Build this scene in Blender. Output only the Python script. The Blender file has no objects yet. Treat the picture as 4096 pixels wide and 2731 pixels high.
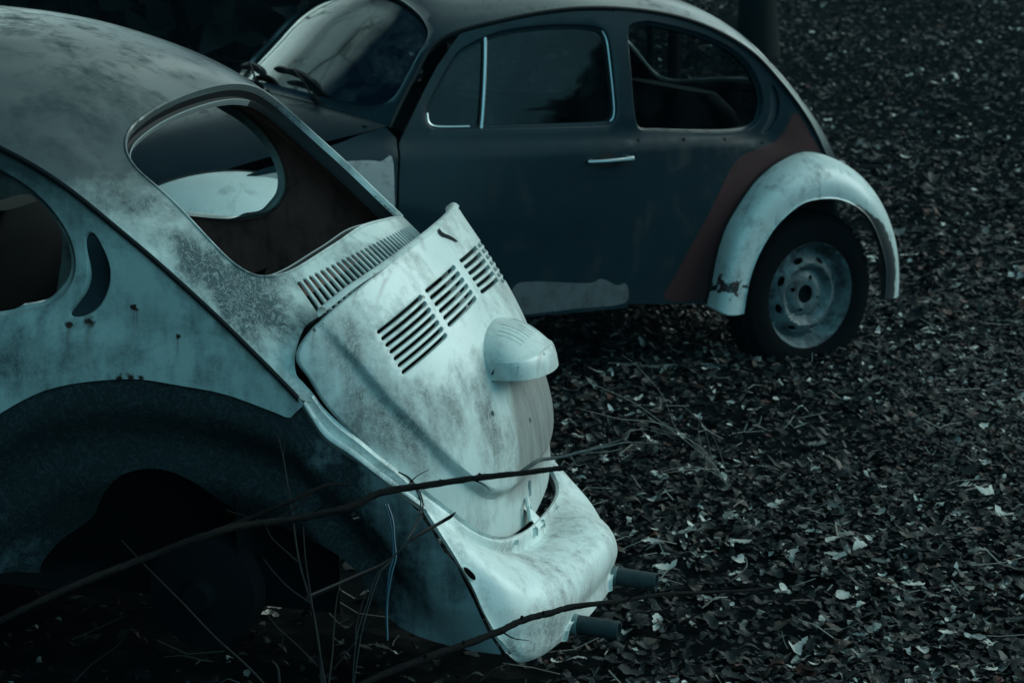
import bpy, math, random
import numpy as np
from mathutils import Vector, Matrix
from mathutils.geometry import delaunay_2d_cdt
D = math.pi/180
rng = np.random.default_rng(7); random.seed(7)
SC = bpy.context.scene; COL = SC.collection

# ------------------------------------------------------------------ camera, world, sun, exposure
CAM_Z, PITCH = 2.0, 0.20656
cam = bpy.data.objects.new('camera', bpy.data.cameras.new('camera')); COL.objects.link(cam)
cam.location = (0, 0, CAM_Z); cam.rotation_euler = (math.pi/2-PITCH, 0, 0)
cam.data.lens = 85.0; cam.data.sensor_width = 36; cam.data.clip_end = 500
cam.data.dof.use_dof = True; cam.data.dof.focus_distance = 5.35; cam.data.dof.aperture_fstop = 9
SC.camera = cam
SUN_EL, SUN_AZ = 25*D, 74*D            # azimuth clockwise from +Y (the view direction)
W = bpy.data.worlds.new('World'); SC.world = W; W.use_nodes = True
wn, wl = W.node_tree.nodes, W.node_tree.links
bgn = wn['Background']; bgn.inputs[1].default_value = 0.05
sky = wn.new('ShaderNodeTexSky'); sky.sky_type = 'NISHITA'; sky.sun_disc = False
sky.sun_elevation = SUN_EL; sky.sun_rotation = SUN_AZ; sky.altitude = 300; sky.air_density = 1.0; sky.dust_density = 2.0
tc = wn.new('ShaderNodeTexCoord'); nz = wn.new('ShaderNodeTexNoise'); nz.inputs['Scale'].default_value = 3.1
nz.inputs['Detail'].default_value = 7; nz.inputs['Roughness'].default_value = .6
cr = wn.new('ShaderNodeValToRGB'); cr.color_ramp.elements[0].position = .40; cr.color_ramp.elements[1].position = .62
tint = wn.new('ShaderNodeMix'); tint.data_type = 'RGBA'; tint.blend_type = 'MULTIPLY'; tint.inputs[0].default_value = 1
wl.new(tc.outputs['Generated'], nz.inputs['Vector']); wl.new(nz.outputs[0], cr.inputs[0])
wl.new(sky.outputs[0], tint.inputs[6]); tint.inputs[7].default_value = (.08, .35, .50, 1)
cur = tint.outputs[2]
for az, el, c0, c1, colr, ns in ((62, 38, .45, .97, (20, 28, 27, 1), .8), (-21, 15, .935, .985, (24, 34, 33, 1), .35), (-43, 35, .978, .995, (11, 17, 17, 1), .6), (17, 22, .91, .985, (22, 29, 28, 1), .75), (163, 18, .42, 1.0, (12, 33, 40, 1), .3)):   # bright sky lobes added for reflections and fill light
    dt = wn.new('ShaderNodeVectorMath'); dt.operation = 'DOT_PRODUCT'; wl.new(tc.outputs['Generated'], dt.inputs[0])
    dt.inputs[1].default_value = (math.sin(az*D)*math.cos(el*D), math.cos(az*D)*math.cos(el*D), math.sin(el*D))
    mr = wn.new('ShaderNodeMapRange'); mr.inputs[1].default_value = c0; mr.inputs[2].default_value = c1; wl.new(dt.outputs['Value'], mr.inputs[0])
    cm = wn.new('ShaderNodeMix'); cm.data_type = 'FLOAT'; cm.inputs[0].default_value = ns; cm.inputs[2].default_value = 1; wl.new(cr.outputs[0], cm.inputs[3])
    fm = wn.new('ShaderNodeMath'); fm.operation = 'MULTIPLY'; wl.new(mr.outputs[0], fm.inputs[0]); wl.new(cm.outputs[0], fm.inputs[1])
    cl = wn.new('ShaderNodeMix'); cl.data_type = 'RGBA'; wl.new(fm.outputs[0], cl.inputs[0]); wl.new(cur, cl.inputs[6]); cl.inputs[7].default_value = colr; cur = cl.outputs[2]
wl.new(cur, bgn.inputs[0])
sl = bpy.data.lights.new('sun', 'SUN'); sun = bpy.data.objects.new('sun', sl); COL.objects.link(sun)
sl.energy = 3.0; sl.angle = 42*D; sl.color = (.84, 1.0, .955)
sd = Vector((math.sin(SUN_AZ)*math.cos(SUN_EL), math.cos(SUN_AZ)*math.cos(SUN_EL), math.sin(SUN_EL)))
sun.rotation_euler = sd.to_track_quat('Z', 'Y').to_euler(); sun.location = (8, 0, 8)
SC.view_settings.view_transform = 'Standard'; SC.view_settings.look = 'None'
SC.view_settings.exposure = -0.35; SC.view_settings.gamma = 1
SC.cycles.use_denoising = True; SC.cycles.max_bounces = 6

# ------------------------------------------------------------------ helpers: materials
def mat(name): 
    m = bpy.data.materials.new(name); m.use_nodes = True
    return m, m.node_tree.nodes, m.node_tree.links, m.node_tree.nodes['Principled BSDF']
def simple(name, c, rough=.6, metal=0, spec=.5, coat=0):
    m, n, l, b = mat(name); b.inputs['Base Color'].default_value = (*c, 1); b.inputs['Roughness'].default_value = rough
    b.inputs['Metallic'].default_value = metal; b.inputs['Specular IOR Level'].default_value = spec; b.inputs['Coat Weight'].default_value = coat
    return m
def noise(n, l, scale, detail=6, rough=.6, vec=None, dist=0):
    x = n.new('ShaderNodeTexNoise'); x.inputs['Scale'].default_value = scale; x.inputs['Detail'].default_value = detail
    x.inputs['Roughness'].default_value = rough; x.inputs['Distortion'].default_value = dist
    if vec is None:
        t = n.new('ShaderNodeTexCoord'); vec = t.outputs['Object']
    l.new(vec, x.inputs['Vector']); return x.outputs[0]
def ramp(n, l, src, p0, p1, c0=(0,0,0,1), c1=(1,1,1,1)):
    r = n.new('ShaderNodeValToRGB'); e = r.color_ramp.elements
    e[0].position, e[1].position = p0, p1; e[0].color, e[1].color = c0, c1
    l.new(src, r.inputs[0]); return r.outputs[0]
def mixc(n, l, fac, a, b, mode='MIX'):
    x = n.new('ShaderNodeMix'); x.data_type = 'RGBA'; x.blend_type = mode
    for s, v in ((x.inputs[0], fac), (x.inputs[6], a), (x.inputs[7], b)):
        if isinstance(v, (int, float)): s.default_value = v
        elif isinstance(v, tuple): s.default_value = (*v, 1) if len(v) == 3 else v
        else: l.new(v, s)
    return x.outputs[2]
def mth(n, l, op, a, b=0.0, clamp=False):
    x = n.new('ShaderNodeMath'); x.operation = op; x.use_clamp = clamp
    for i, v in enumerate((a, b)):
        if isinstance(v, (int, float)): x.inputs[i].default_value = v
        else: l.new(v, x.inputs[i])
    return x.outputs[0]
def bump(n, l, b, h, strength=.3, dist=.01):
    x = n.new('ShaderNodeBump'); x.inputs['Strength'].default_value = strength; x.inputs['Distance'].default_value = dist
    l.new(h, x.inputs['Height']); l.new(x.outputs[0], b.inputs['Normal'])
def worn_paint(name, base, grime_shade, gscale=3.0, amount=.5, rough=.42, coat=.25, web=.6, speck=.5, spots=(), top_dark=None, dirt_shade=(), stain=None, chips=None, spec=None):
    """weathered paint: broad dirty patches, a cobweb of lichen veins, fine specks and rust spots (object space)"""
    m, n, l, b = mat(name)
    t = n.new('ShaderNodeTexCoord').outputs['Object']
    big = noise(n, l, gscale, 7, .68, t, .5)
    fine = noise(n, l, gscale*14, 8, .75, t)
    mp = n.new('ShaderNodeMapping'); mp.inputs['Scale'].default_value = (1, 1, .22); l.new(t, mp.inputs[0])
    run = noise(n, l, 26, 5, .6, mp.outputs[0])
    r1 = mth(n, l, 'ABSOLUTE', mth(n, l, 'SUBTRACT', noise(n, l, 21, 3, .55, t, 2.2), .5)); r2 = mth(n, l, 'ABSOLUTE', mth(n, l, 'SUBTRACT', noise(n, l, 38, 2, .5, t, 1.6), .5))
    veins = mth(n, l, 'MAXIMUM', ramp(n, l, r1, .003, .022, (1,1,1,1), (0,0,0,1)), ramp(n, l, r2, .003, .026, (.7,.7,.7,1), (0,0,0,1)))
    f = mth(n, l, 'ADD', big, mth(n, l, 'MULTIPLY', mth(n, l, 'SUBTRACT', fine, .5), .26))
    f = mth(n, l, 'ADD', f, mth(n, l, 'MULTIPLY', mth(n, l, 'SUBTRACT', run, .5), .42))
    def dist_to(p):
        v = n.new('ShaderNodeVectorMath'); v.operation = 'DISTANCE'; l.new(t, v.inputs[0]); v.inputs[1].default_value = p; return v.outputs['Value']
    for (x, y, z, r) in dirt_shade: f = mth(n, l, 'ADD', f, mth(n, l, 'MULTIPLY', ramp(n, l, mth(n, l, 'DIVIDE', dist_to((x, y, z)), 2*r), .1, .95, (1,1,1,1), (0,0,0,1)), .19))
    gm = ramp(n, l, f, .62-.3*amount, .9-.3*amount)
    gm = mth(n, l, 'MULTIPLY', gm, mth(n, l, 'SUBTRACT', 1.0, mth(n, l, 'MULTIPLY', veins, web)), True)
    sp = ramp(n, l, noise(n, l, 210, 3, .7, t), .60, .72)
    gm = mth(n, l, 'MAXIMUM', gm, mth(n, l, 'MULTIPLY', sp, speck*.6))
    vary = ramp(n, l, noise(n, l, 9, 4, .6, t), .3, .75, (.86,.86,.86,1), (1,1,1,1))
    col = mixc(n, l, gm, mixc(n, l, 1.0, tuple(base), vary, 'MULTIPLY'), tuple(grime_shade))
    pos = n.new('ShaderNodeTexCoord').outputs['Object']
    if top_dark:                                                       # dark grey tone coming in with height, broken up by noise
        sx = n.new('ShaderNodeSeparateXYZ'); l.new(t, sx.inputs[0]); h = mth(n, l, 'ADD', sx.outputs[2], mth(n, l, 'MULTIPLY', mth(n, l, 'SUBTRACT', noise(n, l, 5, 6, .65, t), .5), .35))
        ff = ramp(n, l, mth(n, l, 'MULTIPLY', mth(n, l, 'SUBTRACT', h, top_dark[0]), 1/(top_dark[1]-top_dark[0])), 0, 1)
        col = mixc(n, l, mth(n, l, 'MULTIPLY', ff, top_dark[2]*1.6, True), col, (.036, .048, .051))
    for (x, y, z, r) in spots:          # rust spots with a run under each
        v = n.new('ShaderNodeVectorMath'); v.operation = 'SUBTRACT'; l.new(pos, v.inputs[0]); v.inputs[1].default_value = (x, y, z)
        s = n.new('ShaderNodeSeparateXYZ'); l.new(v.outputs[0], s.inputs[0])
        dx = mth(n, l, 'ABSOLUTE', s.outputs[0]); dz = s.outputs[2]; dy = mth(n, l, 'ABSOLUTE', s.outputs[1])
        run_ = mth(n, l, 'MULTIPLY', mth(n, l, 'SUBTRACT', 1.0, mth(n, l, 'DIVIDE', dx, r*.7), True), ramp(n, l, mth(n, l, 'ADD', mth(n, l, 'MULTIPLY', dz, 1/(r*9)), 1.0), 0, 1))
        run_ = mth(n, l, 'MULTIPLY', run_, mth(n, l, 'LESS_THAN', dz, r*.3)); run_ = mth(n, l, 'MULTIPLY', run_, mth(n, l, 'LESS_THAN', dy, .1))
        ln = n.new('ShaderNodeVectorMath'); ln.operation = 'LENGTH'; l.new(v.outputs[0], ln.inputs[0])
        nb = noise(n, l, 90, 3, .6, t)
        sp_ = ramp(n, l, mth(n, l, 'ADD', mth(n, l, 'DIVIDE', ln.outputs['Value'], r*1.25), mth(n, l, 'MULTIPLY', mth(n, l, 'SUBTRACT', nb, .5), 1.6)), .35, .75, (1,1,1,1), (0,0,0,1))
        col = mixc(n, l, mth(n, l, 'MULTIPLY', run_, .55), col, (.10, .055, .045))
        col = mixc(n, l, sp_, col, (.060, .030, .024))
    if stain:                                                      # run-off stain below the plate light
        sx = n.new('ShaderNodeSeparateXYZ'); l.new(t, sx.inputs[0]); yb = mth(n, l, 'ADD', sx.outputs[1], mth(n, l, 'MULTIPLY', mth(n, l, 'SUBTRACT', run, .5), .12))
        yb = mth(n, l, 'SUBTRACT', mth(n, l, 'ADD', .085, mth(n, l, 'MULTIPLY', mth(n, l, 'SUBTRACT', .70, sx.outputs[2]), .22)), yb)
        k1 = ramp(n, l, mth(n, l, 'MULTIPLY', yb, 1.0), 0, .035); k2 = ramp(n, l, mth(n, l, 'SUBTRACT', .715, sx.outputs[2]), .0, .02); k3 = ramp(n, l, mth(n, l, 'SUBTRACT', sx.outputs[2], .42), .0, .05)
        k = mth(n, l, 'MULTIPLY', mth(n, l, 'MULTIPLY', k1, k2), mth(n, l, 'MULTIPLY', k3, ramp(n, l, run, .25, .6, (.62,.62,.62,1), (.9,.9,.9,1))))
        col = mixc(n, l, k, col, (.165, .160, .152))
    if chips:                                                      # fender: peeled paint at the foot, black undercoat along the rear lip
        sx = n.new('ShaderNodeSeparateXYZ'); l.new(t, sx.inputs[0]); cn = noise(n, l, 17, 5, .65, t)
        k = ramp(n, l, mth(n, l, 'ADD', mth(n, l, 'MULTIPLY', mth(n, l, 'ABSOLUTE', mth(n, l, 'SUBTRACT', sx.outputs[2], .37)), -6.5), mth(n, l, 'MULTIPLY', mth(n, l, 'SUBTRACT', cn, .5), 3.2)), -.62, -.48)
        k = mth(n, l, 'MULTIPLY', k, mth(n, l, 'GREATER_THAN', sx.outputs[0], .2))
        px_ = mth(n, l, 'POWER', mth(n, l, 'ADD', mth(n, l, 'POWER', sx.outputs[0], 2), mth(n, l, 'POWER', mth(n, l, 'SUBTRACT', sx.outputs[2], .3), 2)), .5)
        lim = mth(n, l, 'ADD', .368, mth(n, l, 'MULTIPLY', mth(n, l, 'MULTIPLY', sx.outputs[0], -1.0, True), .15))
        k2 = ramp(n, l, mth(n, l, 'ADD', mth(n, l, 'SUBTRACT', lim, px_), mth(n, l, 'MULTIPLY', mth(n, l, 'SUBTRACT', cn, .5), .05)), .0, .008)
        k2 = mth(n, l, 'MULTIPLY', k2, mth(n, l, 'LESS_THAN', sx.outputs[0], .05))
        col = mixc(n, l, k2, col, (.022, .028, .03)); col = mixc(n, l, k, col, mixc(n, l, ramp(n, l, noise(n, l, 30, 2, .5, t), .56, .6), (.010, .012, .013), (.06, .012, .014)))
    l.new(col, b.inputs['Base Color'])
    l.new(ramp(n, l, gm, 0, 1, (rough,)*3+(1,), (.8,.8,.8,1)), b.inputs['Roughness'])
    cw = ramp(n, l, gm, 0, .6, (coat,)*3+(1,), (0,0,0,1)); l.new(cw, b.inputs['Coat Weight']); b.inputs['Coat Roughness'].default_value = .13 if top_dark else .22; b.inputs['Specular IOR Level'].default_value = .06 if top_dark else spec if spec is not None else .22 if coat < .06 else .45
    bump(n, l, b, gm, .12, .002)
    return m
M = {}
WH = (.56, .64, .61)
RUST_A = [(.26,.615,.899,.010),(.219,.605,.906,.015),(.122,.59,.94,.009),(.115,.59,.935,.006),(.027,.582,.88,.007),(.128,.604,.792,.013),(.151,.608,.788,.011),(.105,.60,.79,.008)]
RUST_L = [(-.395,.22,.92,.005),(-.405,.213,.905,.004),(-.245,.491,.894,.006),(-.318,.225,.985,.010),(-.335,.27,.97,.007),(-.30,.33,.965,.005),(-.615,.035,.765,.005),(-.58,.119,.752,.003),(-.612,.01,.772,.003),(-.456,.005,.872,.003)]
M['white'] = worn_paint('pale worn paint', WH, (.075,.100,.105), 3.4, .50, .36, .7, web=.45, speck=.35, spots=RUST_A, dirt_shade=[(-.057,.512,.978,.075),(-.125,.51,.915,.05),(-.078,.468,.985,.05),(-.17,.45,.90,.04),(.02,.53,1.04,.05)], top_dark=(1.05,1.22,.58))
M['white_roof'] = worn_paint('pale roof paint', (.42,.47,.46), (.12,.15,.15), 5, .25, .34, .35, .5, .2)
M['lidpaint'] = worn_paint('engine lid paint', (.60,.67,.64), (.16,.17,.165), 3.1, .43, .42, .25, .5, .5, stain=True, spots=RUST_L, dirt_shade=[(-.302,.44,.885,.05),(-.345,.454,.758,.07),(-.43,.417,.66,.10),(-.50,.27,.68,.10),(-.53,.15,.60,.08),(-.36,.33,.86,.05)])
M['apron'] = worn_paint('apron paint', (.70,.77,.74), (.17,.165,.155), 4.2, .66, .45, .2, .85, .7)
M['fender'] = worn_paint('white fender paint', (.50,.58,.56), (.10,.12,.12), 6, .24, .45, .2, .3, .75)
M['rear_fender'] = worn_paint('chipped white fender paint', (.46,.54,.53), (.10,.12,.12), 9, .40, .45, .2, .3, .9, chips=True)
M['housing'] = worn_paint('dirty shaded wheel housing', (.30,.37,.38), (.020,.027,.030), 3.2, .58, .75, 0, .15, .3, dirt_shade=[(.22,.5,.6,.46),(.38,.5,.7,.44),(.06,.5,.62,.30),(.0,.5,.48,.26),(-.30,.5,.36,.12),(-.12,.55,.73,.10)])  # dirt; the dark blobs also paint in the shade of the wheel well
M['dark_body'] = worn_paint('dark green paint', (.006,.018,.024), (.013,.019,.022), 6, .3, .34, .14, .3, .2, spec=.12)
M['red'] = worn_paint('red primer', (.030,.007,.008), (.018,.007,.008), 8, .4, .75, 0, .2, .3)
M['sill'] = worn_paint('bare grey sill', (.075,.09,.095), (.03,.03,.03), 14, .45, .8, 0, .5, .4)
M['grey_panel'] = worn_paint('bare grey panel', (.30,.305,.305), (.05,.03,.03), 9, .4, .7, 0, .3, .5)
M['rust'] = worn_paint('rusty inner skin', (.34,.165,.135), (.08,.045,.04), 7, .55, .75, 0, .3, .6)
M['grime_shade'] = simple('grimy shaded seam', (.012,.016,.018), .8, 0, .15)  # dirt, plus the shadow line of the gutter put into the colour
M['rubber'] = simple('black rubber', (.006,.007,.008), .6, 0, .2)
M['dark_roof'] = worn_paint('glossy dark roof paint', (.012,.030,.036), (.02,.028,.03), 6, .2, .25, 1.0, .2, .1)
M['tyre'] = simple('old tyre rubber', (.004,.0045,.005), .95, 0, .04)
M['chrome'] = simple('dull chrome', (.36,.42,.43), .32, 1)
M['steel'] = worn_paint('wheel steel', (.10,.145,.155), (.008,.009,.010), 16, .8, .5, .1, .2, .6)
M['pipe'] = worn_paint('sooty tailpipe', (.030,.048,.052), (.006,.007,.008), 11, .6, .65, 0, .2, .6)
M['seat'] = simple('black seat vinyl', (.004,.0045,.005), .7, 0, .12)
M['vent'] = simple('dark vent plastic', (.018,.03,.036), .4)
M['lens'] = simple('clear plate lamp lens', (.3,.32,.32), .3)
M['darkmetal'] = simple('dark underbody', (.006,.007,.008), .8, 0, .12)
M['band'] = worn_paint('pale corroded band', (.14,.20,.20), (.02,.025,.026), 19, .5, .6, 0, .4, .6)
M['wire'] = simple('white wire', (.03,.036,.036), .6, 0, .1); M['wire_blue'] = simple('blue wire', (.01,.07,.10), .5)
def glass(name, tintc, refl, dirt_shade):
    m, n, l, b = mat(name); out = n['Material Output']; n.remove(b)
    tr = n.new('ShaderNodeBsdfTransparent'); tr.inputs[0].default_value = (*tintc, 1)
    gl = n.new('ShaderNodeBsdfGlossy'); gl.inputs['Roughness'].default_value = .06; gl.inputs[0].default_value = (.95, 1, 1, 1)
    df = n.new('ShaderNodeBsdfDiffuse'); df.inputs[0].default_value = (.30, .35, .35, 1)
    fr = n.new('ShaderNodeFresnel'); fr.inputs[0].default_value = refl
    m1 = n.new('ShaderNodeMixShader'); l.new(fr.outputs[0], m1.inputs[0]); l.new(tr.outputs[0], m1.inputs[1]); l.new(gl.outputs[0], m1.inputs[2])
    m2 = n.new('ShaderNodeMixShader'); l.new(m1.outputs[0], m2.inputs[1]); l.new(df.outputs[0], m2.inputs[2])
    d = ramp(n, l, noise(n, l, 5, 7, .72, None, .6), .46, .66); l.new(mth(n, l, 'MULTIPLY', d, dirt_shade), m2.inputs[0])
    h = n.new('ShaderNodeBump'); h.inputs['Strength'].default_value = .12; h.inputs['Distance'].default_value = .02; l.new(noise(n, l, 3.5, 2), h.inputs['Height'])
    l.new(h.outputs[0], gl.inputs['Normal'])
    l.new(m2.outputs[0], out.inputs[0]); return m
M['glass'] = glass('dusty window glass', (.25,.32,.34), 1.34, .015)
M['windshield'] = glass('windshield glass', (.55,.68,.70), 2.0, .13)

# ------------------------------------------------------------------ helpers: meshes
def link(name, verts, faces, m, parent=None, smooth=True, mats=None, midx=None, sharp=35):
    me = bpy.data.meshes.new(name); me.from_pydata([tuple(map(float, v)) for v in verts], [], [tuple(int(i) for i in f) for f in faces])
    for x in (mats or [m]): me.materials.append(x)
    me.validate(); me.update()
    if midx is not None and len(me.polygons) == len(midx): me.polygons.foreach_set('material_index', np.array(midx, dtype=np.int32))
    if smooth:
        me.polygons.foreach_set('use_smooth', np.ones(len(me.polygons), dtype=bool))
        me.set_sharp_from_angle(angle=sharp*D)
    o = bpy.data.objects.new(name, me); COL.objects.link(o)
    if parent: o.parent = parent
    return o
class MB:
    """collects verts/faces for one mesh object"""
    def __init__(s): s.v, s.f, s.mi = [], [], []
    def add(s, V, F, mi=0):
        o = len(s.v); s.v += [tuple(x) for x in V]; s.f += [tuple(i+o for i in f) for f in F]; s.mi += [mi]*len(F)
    def grid(s, P, mi=0, closeu=False, closev=False, flip=False):
        P = np.asarray(P, float); a, b = P.shape[:2]; F = []
        for i in range(a if closeu else a-1):
            for j in range(b if closev else b-1):
                q = (i*b+j, i*b+(j+1) % b, ((i+1) % a)*b+(j+1) % b, ((i+1) % a)*b+j)
                F.append(q[::-1] if flip else q)
        s.add(P.reshape(-1, 3), F, mi)
    def tube(s, pts, r, n=8, mi=0, cap=True, jit=0):
        pts = np.asarray(pts, float); r = np.broadcast_to(np.asarray(r, float), (len(pts),)); rows = []
        up = np.array((0.1, .2, 1.0)); prev = None
        for i, p in enumerate(pts):
            t = pts[min(i+1, len(pts)-1)]-pts[max(i-1, 0)]; t = t/(np.linalg.norm(t)+1e-9)
            a = np.cross(t, up) if prev is None else prev-t*np.dot(prev, t)
            if np.linalg.norm(a) < 1e-4: a = np.cross(t, (1, 0, 0))
            a /= np.linalg.norm(a); prev = a; b = np.cross(t, a)
            ang = np.arange(n)*2*math.pi/n; rr = r[i]*(1+jit*(rng.random(n)-.5))
            rows.append(p+rr[:, None]*(np.cos(ang)[:, None]*a+np.sin(ang)[:, None]*b))
        o = len(s.v); s.grid(rows, mi, closev=True)
        if cap:
            s.f.append(tuple(o+j for j in range(n))); s.f.append(tuple(o+(len(pts)-1)*n+j for j in range(n))[::-1]); s.mi += [mi, mi]
    def build(s, name, m, parent=None, **k):
        ms = m if isinstance(m, list) else [m]
        return link(name, s.v, s.f, None, parent, mats=ms, midx=s.mi if len(ms) > 1 else None, **k)
def spl(K, s):
    K = np.asarray(K, float); n = len(K)-1; s = np.clip(np.asarray(s, float), 0, n); i = np.minimum(s.astype(int), n-1); t = (s-i)[..., None]
    g = lambda j: K[np.clip(j, 0, n)]
    p0, p1, p2, p3 = g(i-1), g(i), g(i+1), g(i+2)
    p0 = np.where((i == 0)[..., None], 2*p1-p2, p0); p3 = np.where((i == n-1)[..., None], 2*p2-p1, p3)
    return .5*(2*p1+(p2-p0)*t+(2*p0-5*p1+4*p2-p3)*t*t+(3*p1-p0-3*p2+p3)*t**3)
def curve(K, m): return spl(K, np.linspace(0, len(K)-1, m))
def loop(K, per=6):
    """closed smooth loop through K"""
    K = np.asarray(K, float); n = len(K); k = np.concatenate([K[-2:], K, K[:3]]); return spl(k, 2+np.arange(n*per)/per)
def resample(P, step, closed=True):
    P = np.asarray(P, float); Q = np.concatenate([P, P[:1]]) if closed else P
    d = np.r_[0, np.cumsum(np.linalg.norm(np.diff(Q, axis=0), axis=1))]; n = max(4, int(round(d[-1]/step)))
    u = np.linspace(0, d[-1], n+1); R = np.stack([np.interp(u, d, Q[:, k]) for k in range(Q.shape[1])], 1)
    return R[:-1] if closed else R
def inpoly(P, poly):
    x, y = P[:, 0], P[:, 1]; a = np.asarray(poly); b = np.roll(a, -1, axis=0); r = np.zeros(len(P), bool)
    for (x1, y1), (x2, y2) in zip(a, b):
        if y1 == y2: continue
        r ^= ((y1 > y) != (y2 > y)) & (x < (x2-x1)*(y-y1)/(y2-y1)+x1)
    return r
def polydist(P, poly):
    a = np.asarray(poly); b = np.roll(a, -1, axis=0); ab = b-a; best = np.full(len(P), 1e9)
    for p, q in zip(a, ab):
        t = np.clip(((P-p)@q)/(q@q+1e-12), 0, 1); best = np.minimum(best, np.linalg.norm(P-(p+t[:, None]*q), axis=1))
    return best
def area2(P): P = np.asarray(P); Q = np.roll(P, -1, axis=0); return .5*np.sum(P[:, 0]*Q[:, 1]-Q[:, 0]*P[:, 1])
def trim(S, sc, outer, holes=(), step=.03, rim=None, flange=(), hflange=None, zones=(), sign=1):
    """patch of surface S(u,v) inside `outer`, cut by `holes` (all in u,v). sc scales u,v to metres.
    flange rows (inset, depth) run round the outer edge, hflange (one list per hole) turn the hole edges inwards. zones: loops whose faces get material 1.. """
    sc = np.asarray(sc, float); rim = rim or step*.6
    lo = [resample(np.asarray(outer)*sc, rim)]+[resample(np.asarray(h)*sc, min(rim, math.sqrt(abs(area2(np.asarray(h)*sc)))*.25)) for h in holes]
    zo = [resample(np.asarray(z)*sc, rim) for z in zones]
    mn, mx = lo[0].min(0), lo[0].max(0)
    gx, gy = np.meshgrid(np.arange(mn[0], mx[0], step), np.arange(mn[1], mx[1], step)); g = np.stack([gx.ravel(), gy.ravel()], 1)
    g = g+(rng.random(g.shape)-.5)*step*.1
    keep = inpoly(g, lo[0]) & (polydist(g, lo[0]) > step*.45)
    for h in lo[1:]:
        hb0, hb1 = h.min(0)-step, h.max(0)+step
        near = np.all((g > hb0) & (g < hb1), axis=1)
        if near.any(): k = np.where(near)[0]; keep[k] &= ~inpoly(g[k], h) & (polydist(g[k], h) > step*.4)
    for z in zo: keep &= polydist(g, z) > step*.3
    g = g[keep]
    pts = np.concatenate(lo+zo+[g]); E = []; o = 0; rngs = []
    for q in lo+zo:
        n = len(q); E += [(o+i, o+(i+1) % n) for i in range(n)]; rngs.append((o, n)); o += n
    cv, _, cf, ov, _, _ = delaunay_2d_cdt([Vector(p) for p in pts], E, [], 0, 1e-7)
    cv = np.array([tuple(v) for v in cv]); mp = {}
    for i, lst in enumerate(ov):
        for k in lst: mp[k] = i
    T = np.array([f for f in cf if len(f) == 3]); cen = cv[T].mean(1)
    ok = inpoly(cen, lo[0])
    for h in lo[1:]: ok &= ~inpoly(cen, h)
    T = T[ok]; cen = cen[ok]; mi = np.zeros(len(T), int)
    for zi, z in enumerate(zo): mi[inpoly(cen, z)] = zi+1
    uv = cv/sc; V = S(uv[:, 0], uv[:, 1]); b = MB()
    F = [tuple(t) if sign > 0 else tuple(t[::-1]) for t in T]
    b.v = [tuple(v) for v in V]; b.f = F; b.mi = list(mi)
    def rows(q, off, rws, into):
        n = len(q); tg = np.roll(q, -1, axis=0)-np.roll(q, 1, axis=0); nr = np.stack([tg[:, 1], -tg[:, 0]], 1)
        nr /= np.linalg.norm(nr, axis=1)[:, None]+1e-12
        if area2(q) < 0: nr = -nr            # nr now points out of the loop
        d2 = -nr if into else nr
        e = 1e-3; P = S(*(q/sc).T); Pd = S(*((q+d2*e)/sc).T); dd = Pd-P; dd /= np.linalg.norm(dd, axis=1)[:, None]+1e-12
        Pu = S(*((q+np.array([e, 0]))/sc).T)-P; Pv = S(*((q+np.array([0, e]))/sc).T)-P
        N = np.cross(Pu, Pv)*sign; N /= np.linalg.norm(N, axis=1)[:, None]+1e-12
        prev = [mp[off+i] for i in range(n)]
        for rw in rws:
            ins, dep = rw[0], rw[1]; m_ = rw[2] if len(rw) > 2 else 0
            R = P+dd*ins-N*dep; o2 = len(b.v); b.v += [tuple(r) for r in R]; cur = [o2+i for i in range(n)]
            for i in range(n):
                j = (i+1) % n; b.f.append((prev[i], prev[j], cur[j], cur[i])); b.mi.append(m_)
            prev = cur
    if flange: rows(lo[0], rngs[0][0], flange, False)
    if hflange:
        for k, h in enumerate(lo[1:]):
            if k < len(hflange) and hflange[k]: rows(h, rngs[k+1][0], hflange[k], True)
    return b
def xform(name, loc, R, label, cat, group=None):
    o = bpy.data.objects.new(name, None); o.empty_display_size = .2; COL.objects.link(o)
    o.location = loc; o.rotation_euler = R; o['label'] = label; o['category'] = cat
    if group: o['group'] = group
    return o
def tag(o, label, cat, group=None, kind=None):
    if kind: o['kind'] = kind
    o['label'] = label
    if cat: o['category'] = cat
    if group: o['group'] = group
    return o
def rot(a):   # euler xyz -> matrix
    return np.array(Matrix.Rotation(a[2], 3, 'Z') @ Matrix.Rotation(a[1], 3, 'Y') @ Matrix.Rotation(a[0], 3, 'X'))
# cos/sin of the camera, used once here to read depths of points measured on the photograph into the world
def world_at(px, depth):
    """world point that lies `depth` metres ahead on the ray through photo position px (2352 wide)"""
    f = 85/36*2352; x = (px[0]-1176)/f; z = -(px[1]-784)/f; c, s = math.cos(PITCH), math.sin(PITCH)
    d = np.array([x, c+z*s, -s+z*c]); return np.array([0, 0, CAM_Z])+d*depth
def ground_h(x, y):
    x = np.asarray(x, float); y = np.asarray(y, float)
    return .035-.16*np.tanh(x*.24)+.018*np.sin(x*2.1+y*.7)+.014*np.sin(x*.9-y*1.9+1)+.03*np.sin(y*.33+x*.21)*np.clip((y-10)/8, 0, 1)+.035*np.clip(y-12, 0, 60)**1.1*.6
def on_ground(px):
    f = 85/36*2352; x = (px[0]-1176)/f; z = -(px[1]-784)/f; c, s = math.cos(PITCH), math.sin(PITCH)
    d = np.array([x, c+z*s, -s+z*c]); k = 5.0
    for _ in range(30):
        p = np.array([0, 0, CAM_Z])+d*k; k += (p[2]-ground_h(p[0], p[1]))/abs(d[2])*.7
    return p

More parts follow.
